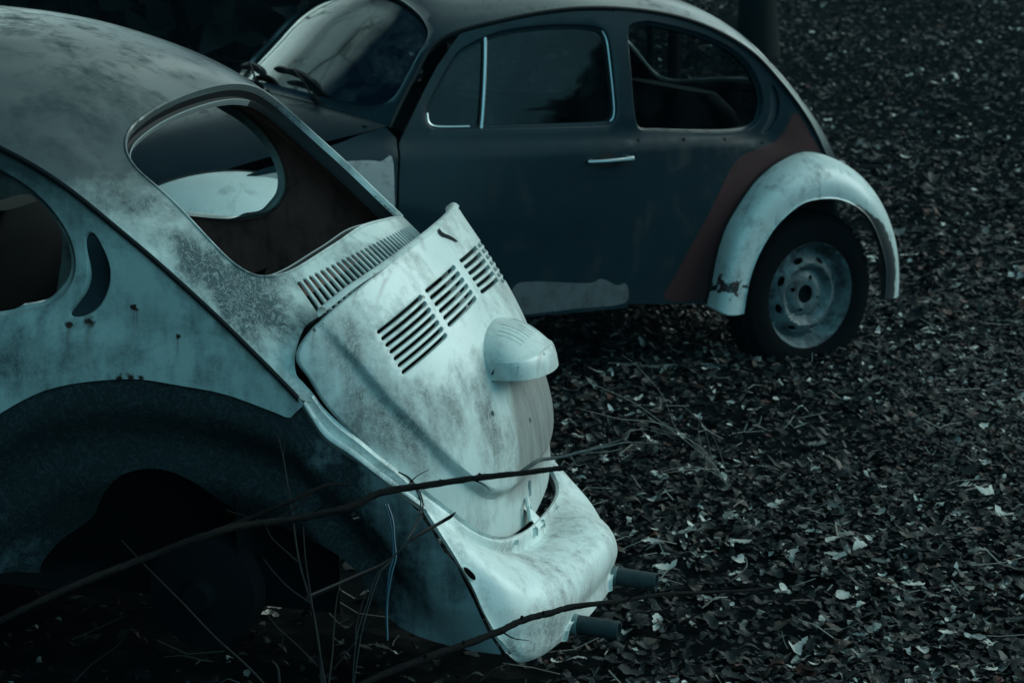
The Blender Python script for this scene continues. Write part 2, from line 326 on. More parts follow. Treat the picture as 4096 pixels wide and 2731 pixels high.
# ------------------------------------------------------------------ car body surfaces (car space: x forward, y left, z up, origin under the rear axle)
C_A = [[1.603,1.345],[1.401,1.436],[1.098,1.493],[.794,1.492],[.539,1.455],[.283,1.37],[.053,1.208],[-.152,1.045],[-.328,.888],[-.483,.702],[-.575,.533]]
G_A = [[1.621,.501,1.28],[1.402,.547,1.355],[1.102,.579,1.399],[.802,.594,1.38],[.551,.603,1.319],[.317,.597,1.222],[.134,.582,1.09],[-.026,.567,.956],[-.144,.556,.846],[-.234,.538,.751],[-.323,.512,.644]]
T_A = [61.9,62,62.1,62.2,62.6,62.8,60.8,59.8,59.3,57,54.4]
C_B = [[1.60,1.405],[1.40,1.455],[1.097,1.487],[.786,1.478],[.522,1.446],[.254,1.371],[.013,1.227],[-.198,1.076],[-.37,.924],[-.518,.737],[-.602,.566]]
G_B = [[1.616,.508,1.275],[1.396,.556,1.348],[1.095,.587,1.393],[.794,.606,1.385],[.544,.616,1.336],[.313,.612,1.24],[.132,.599,1.11],[-.021,.58,.974],[-.128,.558,.855],[-.208,.53,.75],[-.29,.494,.634]]
WK = np.array([(-.4,.50),(-.2,.548),(0,.586),(.2,.609),(.5,.660),(.9,.688),(1.4,.672),(1.85,.640),(2.4,.60)]); _w = spl(WK, np.linspace(0, 8, 300)); WXS, WYS = _w[:, 0], _w[:, 1]
MK = np.array([(-.1,.80),(.143,.871),(.219,.888),(.431,.912),(.639,.921),(.92,.922),(1.33,.918),(1.85,.908),(2.3,.89)]); _m = spl(MK, np.linspace(0, 8, 300)); MXS, MZS = _m[:, 0], _m[:, 1]
class Body:
    def __init__(s, C, G, T):   # two more stations in front carry the windshield frame down to the cowl
        s.C = np.array([(1.965,1.035),(1.80,1.215)]+[tuple(c) for c in C]); s.G = np.array([(1.86,.60,.995),(1.745,.548,1.14)]+[tuple(g) for g in G])
        s.T = np.array([36,44]+list(T), float)
        P = spl(s.G, np.linspace(0, len(s.G)-1, 400)); o = np.argsort(P[:, 0]); s.gx, s.gy, s.gz = P[o, 0], P[o, 1], P[o, 2]
    def roof(s, u, t):          # u: station (0 cowl, 2 windshield top, 7.. rear window, 12 below the lid), t: -1 right gutter .. 1 left gutter
        u, t = np.broadcast_arrays(np.asarray(u, float), np.asarray(t, float)); c = spl(s.C, u); g = spl(s.G, u); th = spl(s.T[:, None], u)[..., 0]*D
        sn = np.sin(t*th)/np.sin(th); h = (1-np.cos(t*th))/(1-np.cos(th))
        return np.stack([c[..., 0]+h*(g[..., 0]-c[..., 0]), g[..., 1]*sn, c[..., 1]+h*(g[..., 2]-c[..., 1])], -1)
    def Y(s, x, z):
        yg = np.interp(x, s.gx, s.gy); zg = np.interp(x, s.gx, s.gz); L = np.interp(x, WXS, WYS); q = np.maximum(zg-z, 0); den = np.maximum(zg-.75, .22)
        y = yg+(L-yg)*np.minimum((1-np.exp(-2.6*q))/(1-np.exp(-2.6*den)), 1.06)
        zm = np.interp(x, MXS, MZS)
        sh = np.clip((zm+.012-z)/.03, 0, 1); sh = sh*sh*(3-2*sh)
        return y+.011*sh*np.clip((x+.02)/.3, 0, 1)-.004*np.exp(-((z-zm-.045)/.025)**2)*np.clip((x+.02)/.3, 0, 1)-.05*np.clip((.32-z)/.15, 0, 1)**2
    def side(s, x, z): return np.stack([np.asarray(x, float), s.Y(x, z), np.asarray(z, float)], -1)
    def sideR(s, x, z): return s.side(x, z)*np.array([1, -1, 1])
    def gut(s, lo, hi, n): return spl(s.G, np.linspace(lo, hi, n))
    def zg(s, x): return np.interp(x, s.gx, s.gz)
RSC = (.235, .62)
def sym(h):  # half outline (first and last on t=0) -> closed loop
    h = np.asarray(h, float); return np.concatenate([h, (h[1:-1]*[1, -1])[::-1]])
RWIN = sym(curve(np.array([(7.27,0),(7.266,.401),(7.325,.588),(7.542,.689),(7.996,.706),(8.859,.747),(9.185,.623),(9.174,.277),(9.13,0)]), 60))
RWIN = loop(sym(np.array([(7.272,0),(7.266,.401),(7.325,.588),(7.542,.689),(7.996,.706),(8.859,.747),(9.185,.623),(9.174,.277),(9.13,0)])), 8)
def mirror(b):
    q = MB(); q.v = [(x, -y, z) for x, y, z in b.v]; q.f = [f[::-1] for f in b.f]; q.mi = list(b.mi); return q

QWIN = [(.889,1.30),(.871,1.338),(.82,1.349),(.771,1.349),(.628,1.324),(.528,1.299),(.397,1.250),(.303,1.186),(.240,1.10),(.222,1.03),(.240,.967),(.275,.945),(.33,.936),(.45,.937),(.6,.944),(.735,.952),(.825,.957),(.860,.985),(.875,1.06),(.885,1.2)]
QWIN_A = [(.889,1.30),(.871,1.338),(.82,1.349),(.771,1.349),(.628,1.315),(.528,1.28),(.412,1.222),(.362,1.196),(.312,1.158),(.272,1.11),(.249,1.06),(.246,1.015),(.259,.977),(.288,.944),(.33,.926),(.412,.913),(.6,.915),(.78,.925),(.842,.94),(.866,.98),(.875,1.06),(.885,1.2)]
VENT = [(.223,1.092),(.210,1.097),(.194,1.078),(.177,1.042),(.170,1.008),(.178,.966),(.200,.932),(.228,.914),(.254,.911),(.264,.921),(.256,.934),(.234,.965),(.222,1.006),(.225,1.05),(.228,1.078)]
VENT_B = [(x-.038, z+.012) for x, z in VENT]
DWIN = [(1.700,1.05),(1.708,1.015),(1.695,.985),(1.652,.974),(1.508,.974),(1.272,.975),(1.02,.977),(.965,.985),(.946,1.02),(.944,1.06),(.951,1.125),(.959,1.237),(.968,1.29),(.99,1.322),(1.05,1.335),(1.15,1.338),(1.251,1.333),(1.372,1.318),(1.449,1.296),(1.524,1.262),(1.57,1.228),(1.628,1.155),(1.672,1.095)]

def wheel(parent, c, side=1, name='wheel'):
    """tyre and pressed steel rim, outer face towards `side` (+1 left); returns the tyre"""
    w = MB(); prof = [(.205,0),(.225,.012),(.262,.014),(.295,.005),(.312,-.02),(.318,-.05),(.318,-.09),(.312,-.12),(.295,-.145),(.262,-.154),(.21,-.142)]
    a = np.linspace(0, 2*math.pi, 72, endpoint=False)
    P = np.array([[(r*math.cos(t), y, r*math.sin(t)) for r, y in prof] for t in a]); w.grid(P, closeu=True)
    for k in range(72):                                   # tread blocks
        t = a[k]
        for y0, y1 in ((-.048,-.022),(-.085,-.056),(-.122,-.094)):
            tt = t+(.02 if y0 > -.09 else -.01); d = .018
            V = [(r*math.cos(tt+e), y, r*math.sin(tt+e)) for r in (.314,.323) for e in (-d, d) for y in (y0, y1)]
            w.add(V, [(4,5,7,6),(0,4,6,2),(1,3,7,5),(0,1,5,4),(2,6,7,3)])
    root = w.build(name, M['tyre'], parent); root.location = c; root.scale = (1, side, 1)
    rp_r = [.03,.045,.06,.08,.092,.105,.118,.13,.155,.166,.176,.186,.198,.207]; rp_y = [-.030,-.026,-.024,-.034,-.040,-.024,-.012,-.016,-.034,-.052,-.054,-.030,-.012,.003]
    def S(x, z):
        r = np.hypot(x, z); return np.stack([x, np.interp(r, rp_r, rp_y), z], -1)
    cir = lambda cx, cz, r1, r2, t, n=14: [(cx+r1*math.cos(q)*math.cos(t)-r2*math.sin(q)*math.sin(t), cz+r1*math.cos(q)*math.sin(t)+r2*math.sin(q)*math.cos(t)) for q in np.linspace(0, 2*math.pi, n, endpoint=False)]
    hs = [cir(0, 0, .036, .036, 0, 24)]+[cir(.142*math.cos(q), .142*math.sin(q), .011, .023, q) for q in np.arange(8)*math.pi/4+.42]+[cir(.066*math.cos(q), .066*math.sin(q), .011, .011, 0, 10) for q in np.arange(4)*math.pi/2+.3]
    b = trim(S, (1, 1), cir(0, 0, .207, .207, 0, 72), hs, .011, flange=[(.001,.004),(-.002,.03)], hflange=[[(.001,.012)]]+[[(.002,.006)]]*12, sign=-1)
    rim = b.build('rim', M['steel'], root)
    q = MB(); a2 = np.linspace(0, 2*math.pi, 32, endpoint=False)
    q.grid(np.array([[(r*math.cos(t), y, r*math.sin(t)) for r, y in [(.20,-.055),(.0001,-.06)]] for t in a2]), closeu=True); q.build('brake_drum', M['darkmetal'], root)
    return root

def fender(parent, bl, lp, m, name, side=1, out=.1):
    """fender lofted between the line where it is bolted to the body (bl) and the lip of the wheel arch (lp)"""
    n = 60; A = curve(bl, n); L = curve(lp, n); c = np.array([A[:, 0].mean(), 0, .30]); rows = []
    for k in range(n):
        a, l = A[k], L[k]; ra = (a-c)*[1, 0, 1]; ra /= np.linalg.norm(ra); rl = (l-c)*[1, 0, 1]; rl /= np.linalg.norm(rl)
        p1 = a+np.array([0, out, 0])+ra*.012; p2 = l+rl*.095+np.array([0, .012, 0]); t = np.linspace(0, 1, 18)[:, None]
        B = (1-t)**3*a+3*(1-t)**2*t*p1+3*(1-t)*t*t*p2+t**3*l
        ret = np.array([l+np.array([0, .004, 0])-rl*.006, l-np.array([0, .012, 0])-rl*.010, l-np.array([0, .03, 0])-rl*.002, l-np.array([0, .05, 0])+rl*.03])
        rows.append(np.concatenate([B, ret]))
    b = MB(); b.grid(np.array(rows), flip=True)
    inner = np.array(rows)[:, :18]-np.array([0, .006, 0]); b.grid(inner*np.array([1,1,1])-np.array([0,.004,.004]))
    if side < 0: b = mirror(b)
    o = b.build(name, m, parent)
    bead = MB(); bead.tube(A+np.array([0, .004, 0]), .006, 6)
    if side < 0: bead = mirror(bead)
    bead.build('beading', M['rubber'], o)
    return o
def seat(parent, x, y, w, name, lean=.22, h=.62):
    b = MB(); t = np.linspace(0, 2*math.pi, 28, endpoint=False)
    rows = []
    for k, z in enumerate(np.linspace(.36, .36+h, 14)):
        f = 1-.25*max(0, (z-.36-h*.6)/(h*.4))**2; cap = math.sqrt(max(0.02, 1-((k-6.5)/7.2)**6))
        rows.append([(x-lean*(z-.36)+.07*cap*math.copysign(abs(math.cos(a))**.5, math.cos(a)), y+w*f*cap*math.copysign(abs(math.sin(a))**.4, math.sin(a)), z) for a in t])
    b.grid(np.array(rows), closev=True); b.f.append(tuple(range(28))); b.mi.append(0); b.f.append(tuple(len(b.v)-28+i for i in range(28))[::-1]); b.mi.append(0)
    rows = []
    for k, xx in enumerate(np.linspace(0, .48, 10)):
        cap = math.sqrt(max(.05, 1-((k-4.5)/4.9)**6))
        rows.append([(x+.02+xx, y+w*cap*math.copysign(abs(math.cos(a))**.4, math.cos(a)), .38+.08*cap*math.copysign(abs(math.sin(a))**.5, math.sin(a))) for a in t])
    b.grid(np.array(rows), closev=True); b.f.append(tuple(len(b.v)-28+i for i in range(28))); b.mi.append(0)
    return b.build(name, M['seat'], parent)

FR_BL = [(1.835,.665,.30),(1.87,.655,.46),(1.95,.635,.61),(2.1,.60,.75),(2.3,.56,.835),(2.5,.525,.845),(2.7,.49,.79),(2.88,.46,.66),(3.0,.445,.52),(3.05,.44,.36)]
FR_LP = [(1.975,.765,.285),(2.0,.765,.42),(2.09,.765,.56),(2.22,.765,.645),(2.4,.765,.675),(2.58,.765,.645),(2.7,.765,.56),(2.78,.765,.43),(2.8,.765,.30),(2.8,.765,.26)]
RR_BL = [(.491,.677,.30),(.471,.674,.385),(.449,.669,.492),(.41,.662,.587),(.339,.649,.674),(.256,.633,.751),(.147,.614,.810),(.0,.590,.846),(-.15,.562,.818),(-.28,.545,.755),(-.40,.53,.65),(-.48,.52,.52),(-.53,.51,.38),(-.545,.51,.27)]
RR_LP = [(.385,.765,.27),(.378,.765,.34),(.362,.765,.42),(.323,.765,.51),(.25,.765,.606),(.144,.765,.678),(.047,.765,.697),(-.06,.765,.69),(-.16,.765,.65),(-.24,.755,.59),(-.31,.74,.50),(-.355,.73,.41),(-.375,.72,.33),(-.38,.715,.27)]

def cutbox(x0, x1, z0, z1): return [(x0, z0), (x1, z0), (x1, z1), (x0, z1)]
def add_common(root, body, P):
    """parts both cars have; P: dict of materials"""
    # roof, windshield frame, rear pillars, cowl strip with its slots, engine bay opening
    end = P['lip_end']
    lip = P['lip']                                         # half outline of the opening behind/below: (u,t) from the left edge to the centre
    outer = [(0, t) for t in np.linspace(-1, 1, 20)]+[(u, 1) for u in np.linspace(0, end, 60)[1:]]+[tuple(x) for x in lip]+[(a, -b) for a, b in lip[::-1]]+[(u, -1) for u in np.linspace(end, 0, 60)[:-1]]
    ws = loop(sym(np.array([(.12,0),(.14,.5),(.22,.80),(.55,.945),(1.2,.95),(1.78,.93),(1.97,.78),(2.02,.42),(2.035,0)])), 6)
    slots = []; hf = [[(.003,-.003),(.008,-.001),(.010,.006),(.012,.014)], [(.003,-.002),(.006,.006),(.010,.018)]]
    for t in (np.linspace(-.575, .575, 34) if P.get('slots') else []):
        a = .0118; k = 1+.07*abs(t)/.575; s0, s1 = 9.31, P['slot_end']-.07+.10*abs(t)
        q = np.linspace(0, math.pi, 6); r = .03
        slots.append([(s0+r-r*math.sin(x), t+a*math.cos(x)) for x in q]+[(s1-r+r*math.sin(x), t*k-a*math.cos(x)) for x in q]); hf.append([(.0008,.0012),(.0012,.004)])
    b = trim(body.roof, RSC, outer, [RWIN, ws]+slots, .03, rim=.012, hflange=hf, flange=[(.001,.004),(.0,.02)], sign=-1)
    roof = b.build('roof_panel', P['roof'], root)
    # rear window seal and inner lip
    for wname, wl_, m1, m2 in (('rear_window_seal', RWIN, M['rubber'], P['seal2']), ('windshield_seal', ws, M['rubber'], M['rubber'])):
        q = resample(np.array(wl_)*RSC, .02); n = len(q); tg = np.roll(q, -1, axis=0)-np.roll(q, 1, axis=0); nr = np.stack([tg[:, 1], -tg[:, 0]], 1); nr /= np.linalg.norm(nr, axis=1)[:, None]
        if area2(q) > 0: nr = -nr
        e = 1e-3; Pn = body.roof(*(q/RSC).T); dd = body.roof(*((q+nr*e)/RSC).T)-Pn; dd /= np.linalg.norm(dd, axis=1)[:, None]
        N = np.cross(body.roof(*((q+[e, 0])/RSC).T)-Pn, body.roof(*((q+[0, e])/RSC).T)-Pn); N /= -np.linalg.norm(N, axis=1)[:, None]
        rows = [Pn+dd*i-N*dp for i, dp in ((.011,.010),(.012,.018),(.014,.032),(.024,.035))]
        sb = MB(); sb.grid(np.array(rows), closev=True); so = sb.build(wname, m1, root)
        rows = [Pn+dd*i-N*dp for i, dp in ((.024,.035),(.025,.030),(.028,.030),(.029,.036),(.029,.045))]
        sb = MB(); sb.grid(np.array(rows), closev=True); sb.mi = [1 if (sb.v[f[0]][1] < -.30) and wname[0] == 'r' else 0 for f in sb.f]; sb.build('inner_lip', [m2, M['grime_shade']], root)
    # gutter along the seam between roof and sides
    for s in (1, -1):
        G = body.gut(.05, end-.05, 160); g = MB()
        off = [(.000,.004),(.007,.006),(.010,.001),(.008,-.006),(.001,-.008)]
        g.grid(np.array([[(p[0], p[1]+a, p[2]+b_) for a, b_ in off] for p in G])); 
        if s < 0: g = mirror(g)
        g.build('drip_rail', P['gutter'], root)
    if P.get('slots'):                                            # dark sheet added under the slots, standing in for their shade
        U_, T_ = np.meshgrid(np.linspace(9.22, 10.1, 8), np.linspace(-.75, .75, 16), indexing='ij'); q = body.roof(U_, T_)+np.array([.05, 0, -.035]); ab = MB(); ab.grid(q); ab.build('slot_shade', M['darkmetal'], root)
    return roof

def inner_skin(root, body, m):
    f = lambda u, t: body.roof(u, t)-np.stack([np.zeros_like(t), .02*np.sign(t), np.full_like(t, 0)], -1)*np.clip(np.abs(t)*3, 0, 1)[..., None]-np.array([0, 0, .028])+np.array([.012, 0, 0])*np.clip(u-5, 0, 1)[..., None]
    win = loop(sym(np.array([(7.20,0),(7.2,.41),(7.26,.62),(7.5,.73),(8,.745),(8.86,.785),(9.22,.66),(9.22,.277),(9.2,0)])), 6)
    ws = loop(sym(np.array([(.06,0),(.08,.52),(.16,.85),(.52,.975),(1.2,.98),(1.8,.96),(2.01,.81),(2.08,.40),(2.09,0)])), 6)
    b = trim(f, RSC, [(.1,-1.02),(9.5,-1.02),(9.3,0),(9.5,1.02),(.1,1.02)], [win, ws], .05, hflange=[[(.0,-.01)],[(.0,-.01)]], sign=1); b.build('headlining', m, root)
    for q, r in ((.70, 8), (.80, 5)):                      # pressed ribs on the inside of both rear pillars
        for s in (1, -1):
            t = MB(); u = np.linspace(6.9, 9.4, 30); t.tube(f(u, np.full_like(u, s*(q+.14)))+np.array([0, -s*.004, 0]), .012, 8); t.build('pillar_rib', m, root)

# ------------------------------------------------------------------ the pale car in front
def car_pale():
    root = xform('derelict_car', (-.50964, 5.53951, CAM_Z-1.90362), (-.92579*D, -.39142*D, 163.1108*D),
                 'pale dirty car shell with empty rear window, missing rear fender and lifted engine lid', 'car')
    body = Body(C_A, G_A, T_A)
    lip = [(11, .945), (10.857, .93), (10.622, .929), (10.457, .926), (10.217, .881), (10.007, .813), (9.826, .723), (9.79, .667), (9.765, .615), (9.76, .5), (9.75, .25), (9.745, .0)]
    lipc = [tuple(x) for x in np.concatenate([np.array(lip[:2]), curve(np.array(lip[1:9]), 30)[1:], np.array(lip[9:])])]
    roof = add_common(root, body, dict(roof=M['white'], gutter=M['grime_shade'], seal2=simple('inner window lip', (.20,.23,.23), .4), lip=lipc, lip_end=11, slot_end=9.80, slots=True))
    inner_skin(root, body, M['rust'])
    # -- left side panel above the wheel arch
    arc = [(.56,.33),(.555,.45),(.53,.56),(.48,.645),(.418,.698),(.335,.747),(.27,.769),(.19,.782),(.109,.787),(.029,.778),(-.068,.762),(-.163,.73),(-.207,.712)]
    arcc = curve(np.array(arc), 70)
    xs = np.linspace(-.237, .905, 70); top = [(x, body.zg(x)-.004) for x in xs]
    outer = [(.905, .30), (.74, .30)]+[tuple(p) for p in arcc if p[1] > .33]
    outer = [(.56, .30)]+[tuple(p) for p in arcc]+[(-.237, .742)]+top+[(.905, .30)]
    qf = [(.002,.002),(.006,.008),(.008,.016),(.016,.020),(.02,.035)]; vf = [(.002,.002),(.004,.008),(.005,.022)]
    b = trim(body.side, (1, 1), outer, [QWIN_A_L, VENT_L], .022, rim=.010, hflange=[qf, vf], flange=[(.001,.004),(-.001,.03)], sign=-1)
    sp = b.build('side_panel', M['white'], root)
    # crescent vent insert
    vs = lambda x, z: body.side(x, z)-np.array([0, 1, 0])*(.014+.008*np.sin(np.asarray(z)*40))[..., None]
    vb = trim(vs, (1, 1), [(x+(x-.212)*.05, z+(z-1.01)*.03) for x, z in VENT_L], [], .012, sign=-1); vb.build('vent', M['vent'], sp)
    # -- wheel housing: bolt flange under the painted edge, then the recessed wheel well
    arc0 = np.array(arcc)
    def hs(x, z):
        x = np.asarray(x, float); z = np.asarray(z, float); P = np.stack([x.ravel(), z.ravel()], 1)
        zz = np.interp(P[:, 0], arc0[::-1, 0], arc0[::-1, 1]); zz = np.where(P[:, 0] < -.207, .712-.93*(-.207-P[:, 0]), zz); d = np.where(P[:, 0] > .5, np.abs(.57-P[:, 0])*1.0, np.maximum(zz-P[:, 1], 0)*np.interp(P[:, 0], [-.45, -.15], [.7, .95]))
        rear = np.clip((-.36-P[:, 0])/.2, 0, 1)
        t = np.clip((d-.045)/.10, 0, 1); t = t*t*(3-2*t)
        t2 = np.clip((d-.2)/.16, 0, 1); t2 = t2*t2*(3-2*t2)
        y = body.Y(P[:, 0], np.maximum(P[:, 1], .28))+np.clip(-.25-P[:, 0], 0, 1)*.05-.006-.055*t*(1-.5*rear)-.10*t2*(1-.75*rear)
        y += .010*np.sin(P[:, 0]*13+P[:, 1]*9)*t
        return np.stack([x, y.reshape(x.shape), z], -1)
    fold2 = [(-.237,.735),(-.277,.672),(-.34,.634),(-.382,.595),(-.426,.566),(-.474,.529),(-.512,.480),(-.54,.435),(-.563,.418),(-.577,.386),(-.604,.337),(-.634,.271),(-.666,.226)]
    low = [(-.60,.222),(-.50,.226),(-.42,.240),(-.37,.27),(-.345,.31),(-.32,.36),(-.25,.415),(-.12,.45),(-.04,.475),(.02,.54),(.09,.575),(.17,.565),(.23,.51),(.28,.44),(.36,.38),(.41,.32),(.42,.28),(.55,.28)]
    outer = [tuple(p) for p in arcc]+fold2+[tuple(p) for p in curve(np.array(low), 50)]
    b = trim(hs, (1, 1), outer, [[(-.335+.012*math.cos(q), .585+.012*math.sin(q)-.09) for q in np.linspace(0, 6.28, 10)[:-1]]], .02, rim=.012, sign=-1)
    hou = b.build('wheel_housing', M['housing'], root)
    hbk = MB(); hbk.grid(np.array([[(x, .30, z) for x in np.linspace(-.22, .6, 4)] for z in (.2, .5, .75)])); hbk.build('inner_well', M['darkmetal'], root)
    # -- right side
    xs2 = np.linspace(-.237, .905, 60)
    outR = [(.905,.30),(.3,.30),(-.2,.42),(-.237,.70)]+[(x, body.zg(x)-.004) for x in xs2]
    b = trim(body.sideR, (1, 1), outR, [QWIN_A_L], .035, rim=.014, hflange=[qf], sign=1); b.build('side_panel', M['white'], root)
    ins = lambda x, z: body.sideR(x, z)+np.array([0, .022, 0])
    inw = [((x-.56)*1.0+.56, (z-1.12)*1.0+1.12) for x, z in QWIN_A_L]
    b = trim(ins, (1, 1), [(.9,.32),(-.15,.45),(-.2,.72)]+[(x, body.zg(x)-.02) for x in np.linspace(-.2, .9, 30)], [inw], .04, rim=.014, hflange=[[(-.001,-.01)]], sign=-1); b.build('inner_side', M['rust'], root)
    ins2 = lambda x, z: body.side(x, z)-np.array([0, .024, 0])
    b = trim(ins2, (1, 1), [(.9,.8),(-.1,.8)]+[(x, body.zg(x)-.02) for x in np.linspace(-.15, .9, 30)], [inw], .04, rim=.014, hflange=[[(-.001,-.01)]], sign=1); b.build('inner_side', M['rust'], root)
    # -- doors, front sides, hood, cowl
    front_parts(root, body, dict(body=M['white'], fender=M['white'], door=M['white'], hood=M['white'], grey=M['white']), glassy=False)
    # -- inside: floor, shelf behind the rear seat, rear seat back, front seats, roof rails
    ib = MB(); ib.add([(-.06,.5,.80),(-.06,-.5,.80),(.28,-.56,.78),(.28,.56,.78)], [(0,1,2,3)])
    ib.add([(.30,.56,.80),(.30,-.56,.80),(.46,-.56,.40),(.46,.56,.40)], [(0,1,2,3)]); ib.add([(.3,.6,.3),(.3,-.6,.3),(2.0,-.6,.3),(2.0,.6,.3)], [(0,1,2,3)])
    ib.add([(-.06,.5,.80),(-.06,-.5,.80),(-.06,-.5,.35),(-.06,.5,.35)], [(0,1,2,3)])
    ib.build('floor_pan', M['darkmetal'], root)
    for y in (.31, -.31): seat(root, 1.02, y, .24, 'front_seat')
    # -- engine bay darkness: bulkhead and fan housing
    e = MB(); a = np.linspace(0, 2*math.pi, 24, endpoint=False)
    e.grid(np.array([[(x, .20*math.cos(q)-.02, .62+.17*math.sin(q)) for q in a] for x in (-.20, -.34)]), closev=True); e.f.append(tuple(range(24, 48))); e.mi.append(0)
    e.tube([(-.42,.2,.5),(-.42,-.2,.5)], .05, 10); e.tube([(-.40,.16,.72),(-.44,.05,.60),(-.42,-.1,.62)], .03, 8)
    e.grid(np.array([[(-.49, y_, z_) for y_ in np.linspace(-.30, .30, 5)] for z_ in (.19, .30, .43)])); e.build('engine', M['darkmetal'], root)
    # -- apron: surface through hand measured rails from the crease beside the wheel well to the centre
    Y = [.0, .13, .26, .36, .43, .485]
    rails = [[(-.595,.367),(-.593,.374),(-.579,.397),(-.553,.438),(-.505,.505),(-.452,.558)],      # lip of the opening (y shrinks to the lip)
             [(-.601,.352),(-.600,.358),(-.586,.385),(-.560,.428),(-.515,.495),(-.463,.545)],
             [(-.611,.332),(-.600,.338),(-.584,.374),(-.561,.420),(-.534,.470),(-.486,.515)],
             [(-.640,.326),(-.632,.333),(-.612,.362),(-.589,.400),(-.560,.445),(-.510,.477)],
             [(-.686,.322),(-.680,.328),(-.664,.340),(-.636,.368),(-.600,.405),(-.548,.428)],
             [(-.727,.305),(-.723,.308),(-.707,.314),(-.680,.330),(-.642,.362),(-.575,.388)],
             [(-.743,.280),(-.740,.281),(-.727,.284),(-.702,.296),(-.664,.322),(-.596,.352)],
             [(-.746,.250),(-.744,.251),(-.734,.253),(-.713,.260),(-.680,.278),(-.612,.316)],
             [(-.738,.222),(-.736,.223),(-.731,.225),(-.716,.226),(-.688,.238),(-.628,.283)],
             [(-.731,.205),(-.730,.206),(-.727,.207),(-.715,.203),(-.690,.210),(-.642,.255)],
             [(-.731,.188),(-.730,.188),(-.726,.188),(-.711,.184),(-.687,.190),(-.655,.235)],
             [(-.733,.165),(-.731,.166),(-.722,.172),(-.704,.172),(-.680,.182),(-.664,.222)]]
    ys = [[.0,.13,.26,.35,.42,.452]]+[[.0,.13,.26,.353,.424,.458]]+[[0,.13,.26,.36,.43,.472]]+[[0,.13,.26,.36,.435,.485]]+[[0,.13,.26,.36,.44,.493]]*2+[[0,.13,.26,.36,.44,.493]]*2+[[0,.13,.26,.36,.44,.49]]*2+[[0,.13,.26,.36,.43,.485]]*2
    R = np.array([[(x, y, z) for (x, z), y in zip(r, yy)] for r, yy in zip(rails, ys)])
    R[2, :, 0] += .006; R[2, :, 2] -= .006; R[3, :, 0] += .001; R[1, :, 2] += .002
    Rf = np.concatenate([R[:, ::-1], R[:, 1:]*[1, -1, 1]], 1)      # left crease .. right crease
    kk = np.clip((-Rf[..., 1]-.12)/.34, 0, 1); kk = kk*kk*(3-2*kk); Rf[..., 0] += .045*kk; Rf[..., 2] -= .075*kk*np.clip((Rf[..., 2]-.15)/.1, 0, 1)   # pushed in on the right
    def ap(u, v):
        u = np.asarray(u, float); v = np.asarray(v, float); nv = Rf.shape[0]
        rr = np.stack([spl(Rf[k], u) for k in range(nv)])          # rails at u
        v_ = np.clip(v, 0, nv-1); i = np.minimum(v_.astype(int), nv-2); t = (v_-i)[..., None]
        take = lambda k: np.take_along_axis(rr, np.broadcast_to(np.clip(k, 0, nv-1)[None, ..., None], (1,)+rr.shape[1:]), 0)[0]
        p0, p1, p2, p3 = take(i-1), take(i), take(i+1), take(i+2)
        return .5*(2*p1+(p2-p0)*t+(2*p0-5*p1+4*p2-p3)*t*t+(3*p1-p0-3*p2+p3)*t**3)
    def nick(c, w, d): return [(c+w, 11)]+[(c+w*.92, 11-d*.7), (c+w*.6, 11-d), (c-w*.6, 11-d), (c-w*.92, 11-d*.7)]+[(c-w, 11)]
    outer = [(x, 0) for x in np.linspace(0, 10, 80)]+[(10, v) for v in np.linspace(0, 11, 40)[1:]]+[(10-x, 11) for x in (.5, 1, 1.5, 2)]+nick(6.42, .42, 1.7)+[(5.6, 11), (5, 11), (4.4, 11)]+nick(3.58, .42, 1.7)+[(2.2, 11), (1.5, 11), (1, 11), (.5, 11)]+[(0, v) for v in np.linspace(11, 0, 40)[:-1]]
    circ = lambda u, v, a, b_: [(u+a*math.cos(q), v+b_*math.sin(q)) for q in np.linspace(0, 2*math.pi, 10)[:-1]]
    rect = lambda u, v, a, b_: [(u-a, v-b_), (u+a, v-b_*.6), (u+a, v+b_), (u-a, v+b_*.6)]
    holes = [circ(3.6, 1.0, .05, .28), rect(4.62, 1.0, .07, .5), rect(5.08, .9, .05, .5), circ(6.3, 1.4, .05, .25), circ(.16, 4.9, .14, .38), circ(.25, 10.2, .16, .3)]
    b = trim(ap, (.095, .03), outer, holes, .012, rim=.009, flange=[(.0015,.002),(.000,.009)], hflange=[[(.001,.006)]]*6, sign=1)
    apo = b.build('rear_apron', M['apron'], root)
    lt = MB()                                                     # lid catch standing on the lip
    lt.grid(np.array([[(-.592+.012*k, y*(1-.25*k)+.012, .372+.028*math.sin(min(k, 3)*.55)) for y in (-.022, -.015, .015, .022)] for k in np.linspace(-1.2, 3.2, 9)]))
    lt.tube([(-.585,.014+.02,.372),(-.580,.032,.405),(-.572,.015,.418),(-.570,-.006,.405),(-.578,-.012,.378)], .005, 7)
    lt.build('catch', M['apron'], apo)
    # flange strip: body edge between lid opening and wheel well, from gutter end down to the apron
    lp = np.array([(-.252,.516,.760),(-.271,.507,.730),(-.305,.497,.695),(-.338,.488,.667),(-.373,.477,.634),(-.412,.466,.601),(-.437,.459,.575),(-.452,.452,.558)])
    fo = np.array([(-.236,.540,.745),(-.256,.537,.712),(-.284,.530,.672),(-.340,.520,.634),(-.382,.510,.600),(-.426,.499,.566),(-.462,.490,.540),(-.486,.472,.515)])
    n = 50; L, F = curve(lp, n), curve(fo, n); mid = (L+F)/2+np.array([-.010, .008, .010]); rows = [L+np.array([.012,-.012,-.02]), L+np.array([.003,-.006,-.004]), L, L*.72+F*.28+np.array([-.002,.001,.002]), L*.5+F*.5+np.array([.006,-.002,-.008]), L*.3+F*.7+np.array([-.001,.002,.001]), L*.1+F*.9+np.array([-.001,.002,.001]), F, F+np.array([.006,-.010,-.012])]
